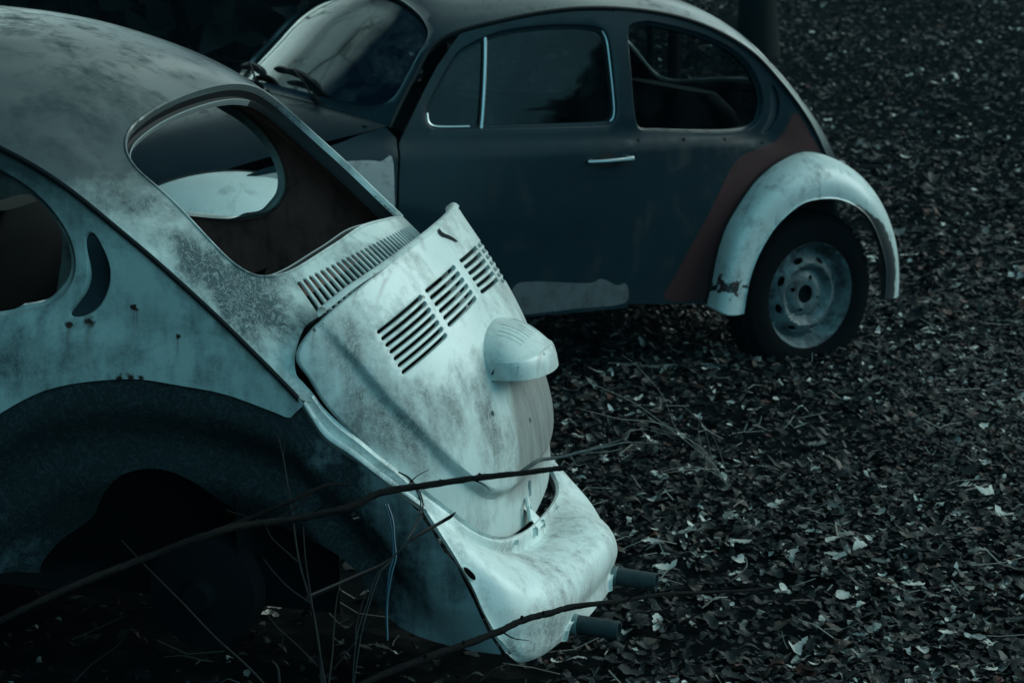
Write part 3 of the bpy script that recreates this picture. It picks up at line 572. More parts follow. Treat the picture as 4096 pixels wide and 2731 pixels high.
    for s in (1, -1):
        st = MB(); st.grid(np.array(rows)); 
        if s < 0: st = mirror(st)
        st.build('opening_flange', M['apron'], root)
    for s in (1, -1):                                             # tailpipes
        t = MB(); a = np.linspace(0, 2*math.pi, 20, endpoint=False); y = s*.177
        prof = [(-.45,.021),(-.655,.021),(-.66,.024),(-.700,.024),(-.702,.0215),(-.835,.0215),(-.835,.0185),(-.74,.0185),(-.739,.0001)]
        t.grid(np.array([[(x, y+r*math.cos(q), .182+(x+.835)*.06+r*math.sin(q)) for q in a] for x, r in prof]), closev=True)
        tp_ = t.build('tailpipe', M['pipe'], root)
        cb = MB(); cb.grid(np.array([[(x, y+r*math.cos(q), .182+(x+.835)*.06+r*math.sin(q)) for q in a] for x, r in ((-.665,.0242),(-.667,.0255),(-.698,.0255),(-.704,.0225),(-.712,.0235),(-.738,.0235),(-.741,.0217))]), closev=True); cb.build('pipe_band', M['band'], tp_)
    # -- engine lid, lifted at the hinge and turned a little
    LC = [(-.336,1.0),(-.436,.867),(-.519,.729),(-.571,.589),(-.592,.467),(-.606,.347)]
    LG = [(-.22,.472,.925),(-.298,.471,.808),(-.378,.47,.683),(-.445,.457,.555),(-.494,.445,.447),(-.534,.434,.33)]
    LT = [58.361,58.445,59.14,58.428,58.163,58.074]
    q = np.array([.1,-.28,1.42,.34,-1.17,-1.55]); LR = rot((q[5]*3*D, q[4]*3*D, q[3]*3*D)); c0 = np.array([-.4, 0, .7]); LO = q[:3]*.02
    E_ = np.array([(-.086,0),(.021,.475),(.161,.932),(.44,1.179),(1.356,1.174),(2.403,1.054),(3.399,.846),(4.352,.636),(4.823,.361),(5.001,0)])
    Kc = np.array([(.05,1.02),(.21,.985),(.9,.93),(1.758,.862),(2.955,.692),(3.74,.50),(3.98,.32),(4.03,.15),(4.0,0)])
    Kf = sym(curve(Kc, 40)); Kpoly = Kf
    def offset(p, d):
        tg = np.roll(p, -1, axis=0)-np.roll(p, 1, axis=0); nr = np.stack([tg[:, 1], -tg[:, 0]], 1); nr /= np.linalg.norm(nr, axis=1)[:, None]; return p+nr*d*(1 if area2(p) > 0 else -1)
    Kp = np.concatenate([[(-.6, 1.02)], curve(Kc, 40), (curve(Kc, 40)[:-1]*[1, -1])[::-1], [(-.6, -1.02)]])*np.array([.165, .5])
    def lidS(u, t):
        u, t = np.broadcast_arrays(np.asarray(u, float), np.asarray(t, float)); c = spl(np.array(LC), u); g = spl(np.array(LG), u); th = spl(np.array(LT)[:, None], u)[..., 0]*D
        sn = np.sin(t*th)/np.sin(th); h = (1-np.cos(t*th))/(1-np.cos(th))
        X = np.stack([c[..., 0]+h*(g[..., 0]-c[..., 0]), g[..., 1]*sn, c[..., 1]+h*(g[..., 2]-c[..., 1])], -1)
        # raised centre panel: step outwards inside the crease
        P2 = np.stack([np.clip(u, -.3, 5).ravel()*.165, t.ravel()*.5], 1); d = polydist(P2, Kp); sg = np.where(inpoly(P2, Kp), d, -d).reshape(u.shape)
        wd = .0105; k = np.clip((sg+wd)/(2*wd), 0, 1); k = k*k*(3-2*k); wdt = np.clip(u/1.2, .15, 1)
        nrm = np.stack([-.78-.0*u, .75*t, .55+0*u], -1); nrm /= np.linalg.norm(nrm, axis=-1)[..., None]
        X = X+nrm*((.014+.012*np.clip((u-2.4)/1.1, 0, 1))*(k-.55)*wdt)[..., None]
        return (X-c0)@LR.T+c0+LO
    ol = loop(sym(np.concatenate([E_[:4], curve(E_[3:], 14)[1:]])), 4)
    sl = []
    for a0, a1, n, u0, u1, bow in ((.028,.352,6,.55,1.06,.035),(.378,.745,7,.60,1.22,.11)):
        for k in range(n):
            f = k/(n-1); uu = u0+(u1-u0)*f
            for s in (1, -1):
                r = .041; pts = []
                for t, off in [(x, -1) for x in np.linspace(a0+.012, a1-.012, 8)]+[(a1, 0)]+[(x, 1) for x in np.linspace(a1-.012, a0+.012, 8)]+[(a0, 0)]:
                    g = (t-a0)/(a1-a0); pts.append((uu+bow*g+(.04*g*f)+off*r, s*t))
                sl.append(pts)
    hole = [[(u+.05*math.cos(x), t+.012*math.sin(x)) for x in np.linspace(0, 6.28, 9)[:-1]] for u, t in ((2.55,.33),(3.1,.02))]
    slit = [(4.22,.018),(4.30,.03),(4.42,.026),(4.55,.02),(4.56,-.012),(4.40,-.016),(4.25,-.02)]
    b = trim(lidS, (.165, .5), ol, sl+hole+[slit], .012, rim=.008, flange=[(.004,.002),(.006,.007),(.004,.02),(-.012,.03)], hflange=[[(.0015,.0008),(.003,.005),(.0025,.013)]]*len(sl)+[[(.001,.006)]]*3, zones=[offset(resample(Kp, .012), d)/np.array([.165, .5]) for d in (.0105, .005, 0, -.005, -.0105)], sign=-1)
    lid = b.build('engine_lid', M['lidpaint'], root)
    # turned-up hinge flange along the top edge of the lid
    tt = np.linspace(-.92, .92, 60); uu = -.086+.02*np.abs(tt/.475)+.12*np.abs(tt)**3*.9+.015
    base = lidS(uu, tt); fl = MB(); fl.grid(np.array([base+np.array(o) for o in ((-.004,0,.0015),(.002,0,.006),(.009,0,.007),(.017,0,.003),(.019,0,-.003),(.016,0,-.016))])); fl.build('hinge_flange', M['lidpaint'], lid)
    tear = MB(); tb = [( .02,-.04),(.10,-.05),(.2,-.10),(.30,-.13),(.33,-.125),(.22,-.075),(.12,-.02),(.04,-.015)]
    ts = lambda u, t: lidS(u, t)+np.array([-.0022, 0, .0018])
    trim(ts, (.165, .5), loop(tb, 3), [], .01, sign=-1).build('rust_tear', M['darkmetal'], lid)
    # plate light: arched pod standing out of the lid
    n = 25; a = np.linspace(0, math.pi, n); y = np.cos(a)*.112
    ub = 2.16-.72*np.sin(a)**.75; tb_ = np.cos(a)*.24+.012
    P0 = lidS(ub, tb_)+np.array([.006, 0, -.004])                 # seat on the lid, left - over the top - right
    up = np.array([0, 0, 1.0]); rows = [P0]
    lx = lidS(np.full(n, 2.19), tb_); q2 = np.linalg.norm
    front = np.stack([lx[:, 0]-.098*np.sin(a)**.62, lx[:, 1], np.full(n, lx[:, 2].mean())], 1)
    low = front+np.array([0, 0, -.002]); high = front*1.0; high[:, 0] += .014*np.sin(a)**.6; high[:, 2] += .036+.006*np.sin(a); high[:, 1] *= .985
    for k in np.linspace(.12, .94, 12):
        m_ = P0*(1-k)+high*k; m_[:, 2] += .020*np.sin(k*math.pi)*np.sin(a)
        m_[:, 1] += (lx[:, 1]-m_[:, 1])*.25*math.sin(k*math.pi)
        rib = .0022*np.sin(np.arange(n)*math.pi*.999)
        rows.append(m_)
    rows += [high*.6+rows[-1]*.4+np.array([-.002,0,.001]), high+np.array([-.004,0,-.004]), high*.55+low*.45+np.array([-.003,0,0]), low, low+np.array([.010,0,-.001])*1.0, low+np.array([.014,0,.012])]
    rows = np.array(rows)
    pod = MB(); pod.grid(rows)
    for k in range(13):                                           # fine ribs across the top of the pod
        f = .34+.32*k/12; j = int(round(f*(n-1))); pod.tube(np.array([r[j] for r in rows[3:10]])+np.array([.0004, 0, -.0012]), .002, 5)
    po = pod.build('plate_light', M['lidpaint'], lid, sharp=50)
    ll = MB(); ll.add(low[2:-2]+np.array([.012,0,.004]), [tuple(range(n-4))]); ll.build('lamp_glass', M['lens'], lid)
    hub = MB(); a = np.linspace(0, 2*math.pi, 28, endpoint=False)
    hub.grid(np.array([[(.02+r*math.cos(q), y, .29+r*math.sin(q)) for q in a] for r, y in ((.06,.35),(.06,.44),(.125,.45),(.125,.51),(.10,.515),(.04,.525),(.03,.55),(.001,.55))]), closev=True); hub.build('brake_drum', M['darkmetal'], root)
    return root

QWIN_A_L = [tuple(p) for p in loop(QWIN_A, 4)]; QWIN_L = [tuple(p) for p in loop(QWIN, 4)]; VENT_L = [tuple(p) for p in loop(VENT, 4)]; VENT_BL = [tuple(p) for p in loop(VENT_B, 4)]
DWIN_L = [tuple(p) for p in loop(DWIN, 4)]

def front_parts(root, body, P, glassy=True):
    """doors, front side panels, cowl and hood"""
    zt = lambda x: body.zg(x)-.012
    hinge = [(1.838,.30),(1.843,.60),(1.835,.80),(1.819,.93),(1.776,.998),(1.706,1.098),(1.640,1.185),(1.59,1.24)]
    topl = [(x, min(body.zg(x)-.012, 1.40)) for x in np.linspace(1.54, .938, 26)]
    rear = [(.934,1.34),(.930,1.30),(.918,1.225),(.904,1.08),(.892,.939),(.888,.80),(.884,.60),(.876,.44),(.872,.33),(.88,.315)]
    for s in (1, -1):
        S = body.side if s > 0 else body.sideR
        outer = hinge+topl+rear+[(1.2,.312),(1.6,.305)]
        sill = [(1.37,.425),(1.30,.437),(1.2,.43),(1.05,.418),(1.0,.432),(.93,.402),(.89,.408),(.884,.335),(1.1,.328),(1.38,.326)] if glassy and s > 0 else None
        b = trim(S, (1, 1), outer, [DWIN_L], .026, rim=.012, flange=[(-.0005,.004),(-.004,.02)], hflange=[[(.002,.001),(.006,.007),(.009,.012),(.015,.014),(.017,.028)]], zones=[loop(sill, 3)] if sill else (), sign=-s)
        door = b.build('door', [P['door'], M['sill']], root)
        if s > 0 or glassy:
            def off(d): return (lambda x, z: S(x, z)-np.array([0, s*d, 0]))
            big = [(x+(x-1.3)*.03, z+(z-1.15)*.05) for x, z in DWIN_L]
            if glassy:
                trim(off(.022), (1, 1), big, [], .06, rim=.02, sign=-s).build('window_glass', M['glass'], door)
            ch = MB(); tp = [off(.013)(np.array(x), np.array(z)) for x, z in zip(np.linspace(1.497, 1.452, 8), np.linspace(.978, 1.292, 8))]; ch.tube(tp, .0085, 8)
            ch.tube([off(.012)(np.array(x), np.array(z)) for x, z in curve(np.array([(1.452,1.288),(1.51,1.268),(1.562,1.234)]), 10)], .006, 8)
            ch.tube([off(.012)(np.array(x), np.array(z)) for x, z in curve(np.array([(1.695,1.03),(1.693,1.0),(1.672,.986),(1.62,.983),(1.54,.984)]), 16)], .006, 8)
            ch.build('vent_window_frame', M['chrome'], door); ch = MB()
            ch.tube([off(.010)(np.array(x), np.array(z)) for x, z in curve(np.array([(.99,1.315),(.974,1.28),(.966,1.2),(.953,1.05),(.957,1.01),(.97,.995)]), 24)], .0035, 6)
            ch.build('chrome_trim', M['chrome'], door)
        hb = MB(); X0, X1 = .905, 1.085
        def hp(x, z, o): p = S(np.array(x), np.array(z)); return p+np.array([0, s*o, 0])
        xs = np.linspace(X0, X1, 14); hb.tube([hp(x, .866-.008*(x-X0)/.18, .030-.022*((x-X0)/.18)**3) for x in xs], [.012 if x < X0+.02 else .010-.004*((x-X0)/.18) for x in xs], 10)
        hb.tube([hp(X0+.02, .866, -.004), hp(X0+.02, .866, .03)], .014, 10); hb.tube([hp(X1-.01, .86, -.004), hp(X1-.01, .86, .012)], .009, 8)
        hb.build('handle', M['chrome'], door)
        cup = trim(lambda x, z: S(x, z)+np.array([0, s*.0015, 0]), (1, 1), [(1.0+.038*math.cos(q), .862+.030*math.sin(q)) for q in np.linspace(0, 6.28, 20)[:-1]], [], .02, sign=-s); cup.build('handle_cup', M['rubber'], door)
        # panel between door and front fender, bare grey below the hood line
        outer = [(1.848,.30),(2.12,.30),(2.35,.55),(2.42,.80),(2.40,.845),(2.2,.905),(2.05,.94),(1.95,.97),(1.875,.992),(1.826,.95),(1.843,.80),(1.851,.60)]
        z = loop([(1.842,.50),(2.2,.45),(2.45,.70),(2.42,.822),(2.2,.862),(2.05,.880),(1.95,.882),(1.90,.876),(1.847,.87)], 3)
        b = trim(S, (1, 1), outer, [], .03, rim=.014, flange=[(-.0005,.004),(-.004,.02)], zones=[np.clip(z, (1.853, .31), (9, 9))] if glassy else (), sign=-s)
        b.build('cowl_side', [P['body'], P['grey']], root)
        fender(root, FR_BL, FR_LP, P['fender'], 'front_fender', s)
        w = wheel(root, (2.40, s*.665, .318), s) if glassy else None
        if not glassy:
            sb = MB(); sb.grid(np.array([[(x, s*(.62+o), z) for o, z in ((0,.335),(.10,.325),(.135,.318),(.14,.30),(.12,.285),(0,.28))] for x in np.linspace(.47, 1.90, 30)])); sb.build('running_board', M['rubber'] if glassy else M['darkmetal'], root)
    # cowl and hood: loft from the windshield base to the nose
    HC = [(1.968,1.033),(2.06,1.03),(2.25,.995),(2.5,.93),(2.75,.83),(2.95,.68),(3.05,.52),(3.08,.40)]
    HG = [(1.862,.60,.994),(1.95,.575,.968),(2.15,.50,.91),(2.45,.43,.82),(2.70,.38,.72),(2.88,.32,.60),(2.97,.26,.49),(3.0,.2,.40)]
    HT = [36,42,52,58,60,58,56,54]
    U, Tt = np.meshgrid(np.linspace(0, 7, 60), np.linspace(-1, 1, 41), indexing='ij'); c = spl(np.array(HC), U); g = spl(np.array(HG), U); th = spl(np.array(HT, float)[:, None], U)[..., 0]*D
    sn = np.sin(Tt*th)/np.sin(th); h = (1-np.cos(Tt*th))/(1-np.cos(th))
    X = np.stack([c[..., 0]+h*(g[..., 0]-c[..., 0]), g[..., 1]*sn, c[..., 1]+h*(g[..., 2]-c[..., 1])], -1)
    hd = MB(); hd.grid(X); hd.build('hood', P['hood'], root)
    db = MB(); db.grid(np.array([[(x, y, z) for y in np.linspace(-.56, .56, 9)] for x, z in ((1.93,.99),(1.80,.98),(1.72,.95),(1.70,.80),(1.78,.62))])); db.build('dashboard', M['seat'], root)

# ------------------------------------------------------------------ the dark car behind
def car_dark():
    root = xform('derelict_car', (.74759, 9.73833, CAM_Z-2.02295), (-1.52128*D, -2.32842*D, -146.44717*D),
                 'dark green car behind with white fenders, red primer patch and rusty steel wheel', 'car')
    body = Body(C_B, G_B, T_A)
    lip = [(11.9, 1), (11.9, .5), (11.9, 0)]
    roof = add_common(root, body, dict(roof=M['dark_roof'], gutter=M['rubber'], seal2=M['rubber'], lip=lip, lip_end=11.9, slot_end=9.80))
    inner_skin(root, body, M['seat'])
    ws = loop(sym(np.array([(.10,0),(.12,.51),(.20,.82),(.54,.96),(1.2,.965),(1.79,.945),(1.99,.79),(2.04,.42),(2.055,0)])), 6)
    trim(lambda u, t: body.roof(u, t)-np.array([.012, 0, .012]), RSC, ws, [], .05, sign=-1).build('windshield', M['windshield'], root)
    for sh_ in (0, -.62):
        gp = lambda u, t, o: body.roof(np.array(u), np.array(t+sh_))+np.array([.012+o*.7, 0, .012+o*.7])
        wi = MB(); wi.tube([gp(u, t, .004) for u, t in curve(np.array([(.36,-.18),(.37,-.02),(.36,.12),(.29,.27),(.2,.40)]), 14)], [.006,.012,.013,.012,.013,.015,.014,.013,.014,.016,.015,.016,.013,.006], 7, jit=.35)
        wi.tube([gp(.35, .10, .02), gp(.2, .27, .03), gp(.0, .43, .02)], .004, 6); wi.tube([gp(.02, .42, -.01), gp(.0, .43, .028)], .012, 8); wi.build('wiper', M['rubber'], root)
    # side panels
    pts = [(.873,.33),(.880,.44),(.888,.60),(.892,.80),(.896,.939),(.908,1.08),(.922,1.225),(.934,1.30),(.940,1.355)]
    qf = [(.002,.002),(.006,.008),(.008,.014),(.014,.016),(.017,.03)]; vf = [(.002,.002),(.004,.008),(.005,.018)]
    xs = np.linspace(.935, -.205, 60); top = [(x, body.zg(x)-.004) for x in xs]
    for s in (1, -1):
        S = body.side if s > 0 else body.sideR
        outer = pts+top+[(-.28,.62),(-.25,.40),(.2,.30),(.5,.30)]
        red = loop([(.70,.335),(.653,.42),(.591,.513),(.54,.59),(.492,.657),(.437,.745),(.388,.813),(.328,.852),(.217,.876),(.16,.885),(.10,.925),(.06,.99),(.02,.985),(-.06,.90),(-.12,.84),(-.18,.73),(-.15,.55),(.2,.33),(.45,.31)], 3)
        b = trim(S, (1, 1), outer, [QWIN_L, VENT_BL], .024, rim=.011, hflange=[qf, vf], flange=[(-.0005,.004),(-.004,.02)], zones=[red] if s > 0 else (), sign=-s)
        sp = b.build('side_panel', [M['dark_body'], M['red']], root)
        trim(lambda x, z: S(x, z)-np.array([0, s*.012, 0]), (1, 1), [(x+(x-.175)*.06, z+(z-1.02)*.04) for x, z in VENT_BL], [], .015, sign=-s).build('vent', M['vent'], sp)
        trim(lambda x, z: S(x, z)-np.array([0, s*.020, 0]), (1, 1), [(x+(x-.56)*.03, z+(z-1.14)*.05) for x, z in QWIN_L], [], .06, rim=.02, sign=-s).build('window_glass', M['glass'], sp)  # tinted pane added here to darken the view inside
        rim = MB(); q = [S(np.array(x), np.array(z))-np.array([0, s*.016, 0]) for x, z in QWIN_L]
        rr = MB(); rr.tube([p for p in q if p[2] < .985], .005, 6); rr.build('window_rim', M['red'], sp)
        for xm in (.853,.639,.431,.219):
            zm = float(np.interp(xm, [.143,.219,.431,.639,.853], [.871,.888,.912,.921,.925])); p = S(np.array(xm), np.array(zm)); cl_ = MB(); cl_.tube([p-np.array([0, s*.004, 0]), p+np.array([0, s*.0025, 0])], .007, 8); cl_.build('trim_hole', M['rubber'], sp)
        fender(root, RR_BL, RR_LP, M['rear_fender'], 'rear_fender', s)
        wheel(root, (0, s*.70, .305), s)
    front_parts(root, body, dict(body=M['dark_body'], fender=M['fender'], door=M['dark_body'], hood=M['dark_body'], grey=M['grey_panel']))
    for y in (.32, -.32): seat(root, 1.12, y, .24, 'front_seat')
    seat(root, .40, 0, .54, 'rear_seat', .28, .68)
    sw = MB(); a = np.linspace(0, 2*math.pi, 40, endpoint=False); c = np.array([1.52, .31, .90]); u = np.array([0, 1, 0]); v = np.array([-.35, 0, .94]); 
    ring = np.array([c+.195*(math.cos(x)*u+math.sin(x)*v) for x in a]); sw.tube(np.concatenate([ring, ring[:1]]), .010, 8, cap=False); sw.tube([c+.19*u, c+.05*v*-1, c-.19*u], .009, 6); sw.tube([c-.05*v, (1.74,.31,.78)], .018, 8)
    sw.build('steering_wheel', M['rubber'], root)
    ib = MB(); ib.add([(-.1,.55,.30),(-.1,-.55,.30),(2.0,-.6,.3),(2.0,.6,.3)], [(0,1,2,3)]); ib.add([(-.15,.5,.90),(-.15,-.5,.90),(.22,-.56,.84),(.22,.56,.84)], [(0,1,2,3)]); ib.add([(-.15,.5,.88),(-.15,-.5,.88),(-.15,-.5,.35),(-.15,.5,.35)], [(0,1,2,3)]); ib.build('floor_pan', M['seat'], root)
    return root
car_pale(); car_dark()

# ------------------------------------------------------------------ ground, leaf litter
def ground():
    ux = np.concatenate([-np.geomspace(60, 5, 40), np.linspace(-4.9, 4.9, 110), np.geomspace(5, 60, 40)]); uy = np.concatenate([np.linspace(-30, 2, 20), np.linspace(2.2, 14, 130), np.geomspace(14.2, 90, 60)])
    X, Y = np.meshgrid(ux, uy, indexing='ij'); Z = ground_h(X, Y); b = MB(); b.grid(np.stack([X, Y, Z], -1), flip=True)
    m, n, l, bs = mat('forest floor'); t = n.new('ShaderNodeTexCoord').outputs['Object']
    a = noise(n, l, 9, 8, .7, t); v = n.new('ShaderNodeTexVoronoi'); v.inputs['Scale'].default_value = 16; v.inputs['Randomness'].default_value = 1; l.new(t, v.inputs['Vector'])
    s = n.new('ShaderNodeSeparateColor'); l.new(v.outputs['Color'], s.inputs[0])
    lf = ramp(n, l, s.outputs[0], .55, .98, (.006,.0075,.008,1), (.022,.022,.022,1))
    col = mixc(n, l, ramp(n, l, a, .4, .62), (.006,.0075,.008), lf); l.new(col, bs.inputs['Base Color']); bs.inputs['Roughness'].default_value = .9; bs.inputs['Specular IOR Level'].default_value = .0
    bump(n, l, bs, mth(n, l, 'ADD', a, s.outputs[1]), .6, .03)
    o = b.build('ground', m); o['kind'] = 'structure'; o['label'] = 'dark forest floor under the cars'
ground()
def leaf_mats():
    out = []
    for nm, c in (('black wet leaf', (.008,.010,.011)), ('dark leaf', (.022,.024,.024)), ('brown leaf', (.075,.055,.045)), ('grey leaf', (.15,.15,.142)), ('pale leaf', (.50,.49,.45)), ('red leaf', (.075,.028,.020))):
        m, n, l, b = mat(nm); t = n.new('ShaderNodeTexCoord').outputs['Object']; col = mixc(n, l, 1.0, c, ramp(n, l, noise(n, l, 40, 3, .6, t), .3, .7, (.55,.55,.55,1), (1.15,1.15,1.15,1)), 'MULTIPLY'); l.new(col, b.inputs['Base Color']); b.inputs['Roughness'].default_value = .5; b.inputs['Specular IOR Level'].default_value = .22
        out.append(m)
    return out
LM = leaf_mats()
def leaves(name, N, area, size, seed, probs, lift=.03):
    r = np.random.default_rng(seed)
    # oak-like outline: lobed, 2x10 verts plus a mid rib
    t = np.linspace(0, 1, 10); w = np.array([.02, .10, .19, .14, .25, .20, .27, .19, .16, .02]); nv = 10
    base = np.concatenate([np.stack([t-.5, w, 0*t], 1), np.stack([t-.5, 0*t, 0*t], 1), np.stack([t-.5, -w, 0*t], 1)])
    F0 = [(i, i+1, nv+i+1, nv+i) for i in range(nv-1)]+[(nv+i, nv+i+1, 2*nv+i+1, 2*nv+i) for i in range(nv-1)]
    P = area(r, N); N = len(P); sz = size*np.clip(np.exp(r.normal(0, .5, N)), .35, 2.1); ang = r.random(N)*6.283
    bend = r.normal(0, 1.0, N); fold = r.normal(.25, .45, N); tx = r.normal(0, .20, N); ty = r.normal(0, .20, N)
    V = np.repeat(base[None], N, 0).copy(); V[..., 1] *= (.7+.6*r.random(N))[:, None]
    V[..., 1] *= (1+.10*r.normal(0, 1, (N, 30))); V[..., 1] += (r.normal(0, .5, N))[:, None]*(V[..., 0]**2)
    V[..., 2] = fold[:, None]*np.abs(V[..., 1])+bend[:, None]*(V[..., 0]**2)*1.6+.06*r.normal(0, 1, (N, 30))*np.abs(V[..., 1])*2
    V[..., 2] = .26*np.tanh(V[..., 2]/.26); V *= sz[:, None, None]
    ca, sa = np.cos(ang), np.sin(ang); x = V[..., 0]*ca[:, None]-V[..., 1]*sa[:, None]; y = V[..., 0]*sa[:, None]+V[..., 1]*ca[:, None]
    z = V[..., 2]+x*tx[:, None]+y*ty[:, None]; gh = ground_h(P[:, 0], P[:, 1])
    z = z+(gh+lift*r.random(N)+.008)[:, None]; X = np.stack([x+P[:, :1], y+P[:, 1:2], z], -1).reshape(-1, 3)
    F = (np.array(F0)[None]+np.arange(N)[:, None, None]*30).reshape(-1, 4)
    me = bpy.data.meshes.new(name); me.vertices.add(len(X)); me.vertices.foreach_set('co', X.ravel())
    me.loops.add(F.size); me.loops.foreach_set('vertex_index', F.ravel().astype(np.int32)); me.polygons.add(len(F)); me.polygons.foreach_set('loop_start', np.arange(0, F.size, 4, dtype=np.int32))
    for m in LM: me.materials.append(m)
    f1 = .5+.25*(np.sin(P[:, 0]*3.1+P[:, 1]*1.3+seed)+np.sin(P[:, 0]*1.7-P[:, 1]*2.9+2*seed)*np.cos(P[:, 1]*.9)); f1 = np.clip(f1+.12*np.sin(P[:, 0]*9+P[:, 1]*7), 0, 1)
    k = r.choice(6, N, p=probs); u_ = r.random(N); k = np.where((k >= 3) & (k <= 4) & (u_ > .22+1.15*f1), r.integers(0, 2, N), k); k = np.where((k == 1) & (u_ < .10*f1), 4, k); me.polygons.foreach_set('material_index', np.repeat(k, 18).astype(np.int32)); me.polygons.foreach_set('use_smooth', np.ones(len(F), bool))
    me.update(calc_edges=True); o = bpy.data.objects.new(name, me); COL.objects.link(o); return o
def near_area(r, N):
    y = 4.2+6.2*r.random(N*2)**1.15; x = (r.random(N*2)-.5)*(y*.62+1.2)+.25; k = r.random(N*2) < np.clip((x-.05)/.5+.08+np.clip(y-5.6, 0, 2), .06, 1)*(.45+.55*(np.sin(x*2.3+y*1.1)*np.sin(y*1.9-x*1.2)+.8 > .25)); return np.stack([x, y], 1)[k][:N]
def far_area(r, N):
    y = 10+26*r.random(N)**1.6; x = (r.random(N)-.5)*(y*.6+2); return np.stack([x, y], 1)
pr = np.array([.52,.25,.085,.065,.065,.015])
tag(leaves('leaf_litter', 46000, near_area, .031, 3, pr/pr.sum()), 'fallen leaves covering the near ground', None, kind='stuff')
pr2 = np.array([.50,.28,.10,.07,.03,.02])
tag(leaves('far_leaf_litter', 55000, far_area, .045, 4, pr2/pr2.sum()), 'fallen leaves covering the ground behind the cars', None, kind='stuff')

def straws(N, seed):
    r = np.random.default_rng(seed); y = 4.6+9*r.random(N)**1.3; x = (r.random(N)-.35)*(y*.5+1)+.5; a = r.normal(0, .9, N); L = .05+.16*r.random(N)**2; w = .0009+.0012*r.random(N)
    d = np.stack([np.cos(a), np.sin(a)], 1); p = np.stack([-d[:, 1], d[:, 0]], 1); V = []
    for t in (-.5, 0, .5):
        c = np.stack([x, y], 1)+d*(L*t)[:, None]+p*((.25-t*t)*L*r.normal(0, .5, N))[:, None]; z = ground_h(c[:, 0], c[:, 1])+.03+.02*r.random(N)+r.normal(0, .012, N)
        for q in (-1, 1): V.append(np.concatenate([c+p*(w*q)[:, None], (z+q*.0006)[:, None]], 1))
    V = np.stack(V, 1).reshape(-1, 3); F = (np.array([(0, 1, 3, 2), (2, 3, 5, 4)])[None]+np.arange(N)[:, None, None]*6).reshape(-1, 4)
    tag(link('dry_straw', V, F, STRAW, smooth=False), 'dry straw and fine twigs scattered over the leaves', None, kind='stuff')

# ------------------------------------------------------------------ branches, grass, wires, trees
def bark(name, c):
    m, n, l, b = mat(name); t = n.new('ShaderNodeTexCoord').outputs['Object']; mp = n.new('ShaderNodeMapping'); mp.inputs['Scale'].default_value = (1, 1, .3); l.new(t, mp.inputs[0])
    a = noise(n, l, 60, 6, .7, mp.outputs[0]); l.new(mixc(n, l, a, tuple(x*.4 for x in c), tuple(x*1.5 for x in c)), b.inputs['Base Color']); b.inputs['Roughness'].default_value = .9; b.inputs['Specular IOR Level'].default_value = .1; bump(n, l, b, a, .8, .006); return m
BK = bark('dark bark', (.0035,.004,.004)); BKL = bark('grey twig bark', (.12,.125,.12)); STRAW = simple('dry grass straw', (.20,.19,.17), .6, 0, .2); TRB = bark('tree bark', (.005,.006,.006))
straws(800, 11)
def wtube(b, px, dep, rad, n=8, m=40, jit=.12):
    dep = np.broadcast_to(np.asarray(dep, float), (len(px),)) if np.ndim(dep) == 0 else np.interp(np.linspace(0, 1, len(px)), np.linspace(0, 1, len(dep)), dep)
    P = np.array([world_at(p, d) for p, d in zip(px, dep)]); P = curve(P, m); R = np.interp(np.linspace(0, 1, m), np.linspace(0, 1, len(rad)), rad); b.tube(P, R, n, jit=jit)
b = MB(); wtube(b, [(-260,1560),(0,1425),(130,1362),(223,1323),(321,1286),(480,1227),(566,1206),(680,1191),(804,1163),(878,1130),(986,1113),(1094,1097),(1197,1086),(1299,1073)], [3.7,4.55], [.0045,.0058,.0062,.0064,.0050], 10, 110, .32)
wtube(b, [(480,1225),(560,1195),(664,1153),(720,1125),(760,1112),(808,1114)], [4.15,4.3], [.0045,.0035,.0012], 7)
wtube(b, [(640,1190),(688,1158),(720,1128)], [4.2,4.27], [.0022,.0014], 6, 16); wtube(b, [(520,1168),(522,1172),(580,1191),(630,1199),(655,1192)], [4.18,4.22], [.001,.0022,.0015], 6, 20)
for x, y in ((600,1200),(735,1180),(1010,1107),(1100,1093),(850,1138),(420,1250)): wtube(b, [(x,y),(x+3,y-7)], [4.28+(x-600)*.0004]*2, [.005,.0025], 6, 4)
for p_, d_ in (([(700,1187),(745,1160),(770,1128),(772,1105)],4.33),([(930,1122),(955,1095),(985,1078)],4.42),([(330,1283),(350,1255),(385,1238),(398,1215)],4.02),([(1080,1099),(1110,1112),(1128,1128)],4.47)): wtube(b, p_, d_, [.0018,.0012,.0006], 6, 14)
tag(b.build('fallen_branch', BK), 'dark bare branch leaning across the wheel well up to the engine lid', 'branch', 'fallen branches')
b = MB(); wtube(b, [(1197,1084),(1228,1062),(1245,1055),(1290,1049),(1340,1036),(1390,1026),(1440,1016),(1520,1020)], [4.56,4.66], [.0045,.0036,.0022,.0008], 8, 40)
wtube(b, [(1320,1040),(1390,1038),(1430,1030)], [4.62,4.66], [.002,.0008], 6, 14); wtube(b, [(1355,1030),(1400,1018),(1445,1003)], [4.63,4.66], [.0016,.0006], 6, 14); wtube(b, [(1310,1046),(1325,1068),(1345,1064)], [4.6,4.62], [.0014,.0006], 5, 14)
tag(b.build('twig', BKL), 'pale forked twig resting on the tip of the branch by the engine lid', 'twig')
b = MB(); wtube(b, [(700,1640),(845,1565),(970,1513),(1061,1482),(1147,1449),(1200,1424),(1260,1408),(1313,1393),(1380,1385),(1425,1380),(1524,1364),(1620,1360),(1719,1355),(1778,1347)], [4.55,5.0,5.35,6.1], [.0075,.0072,.0068,.005,.003], 10, 110, .3)
for x, y in ((1066,1478),(1200,1421),(1250,1410),(980,1508)): wtube(b, [(x,y),(x-2,y-8)], [4.83+(x-1060)*.0009]*2, [.006,.003], 6, 4)
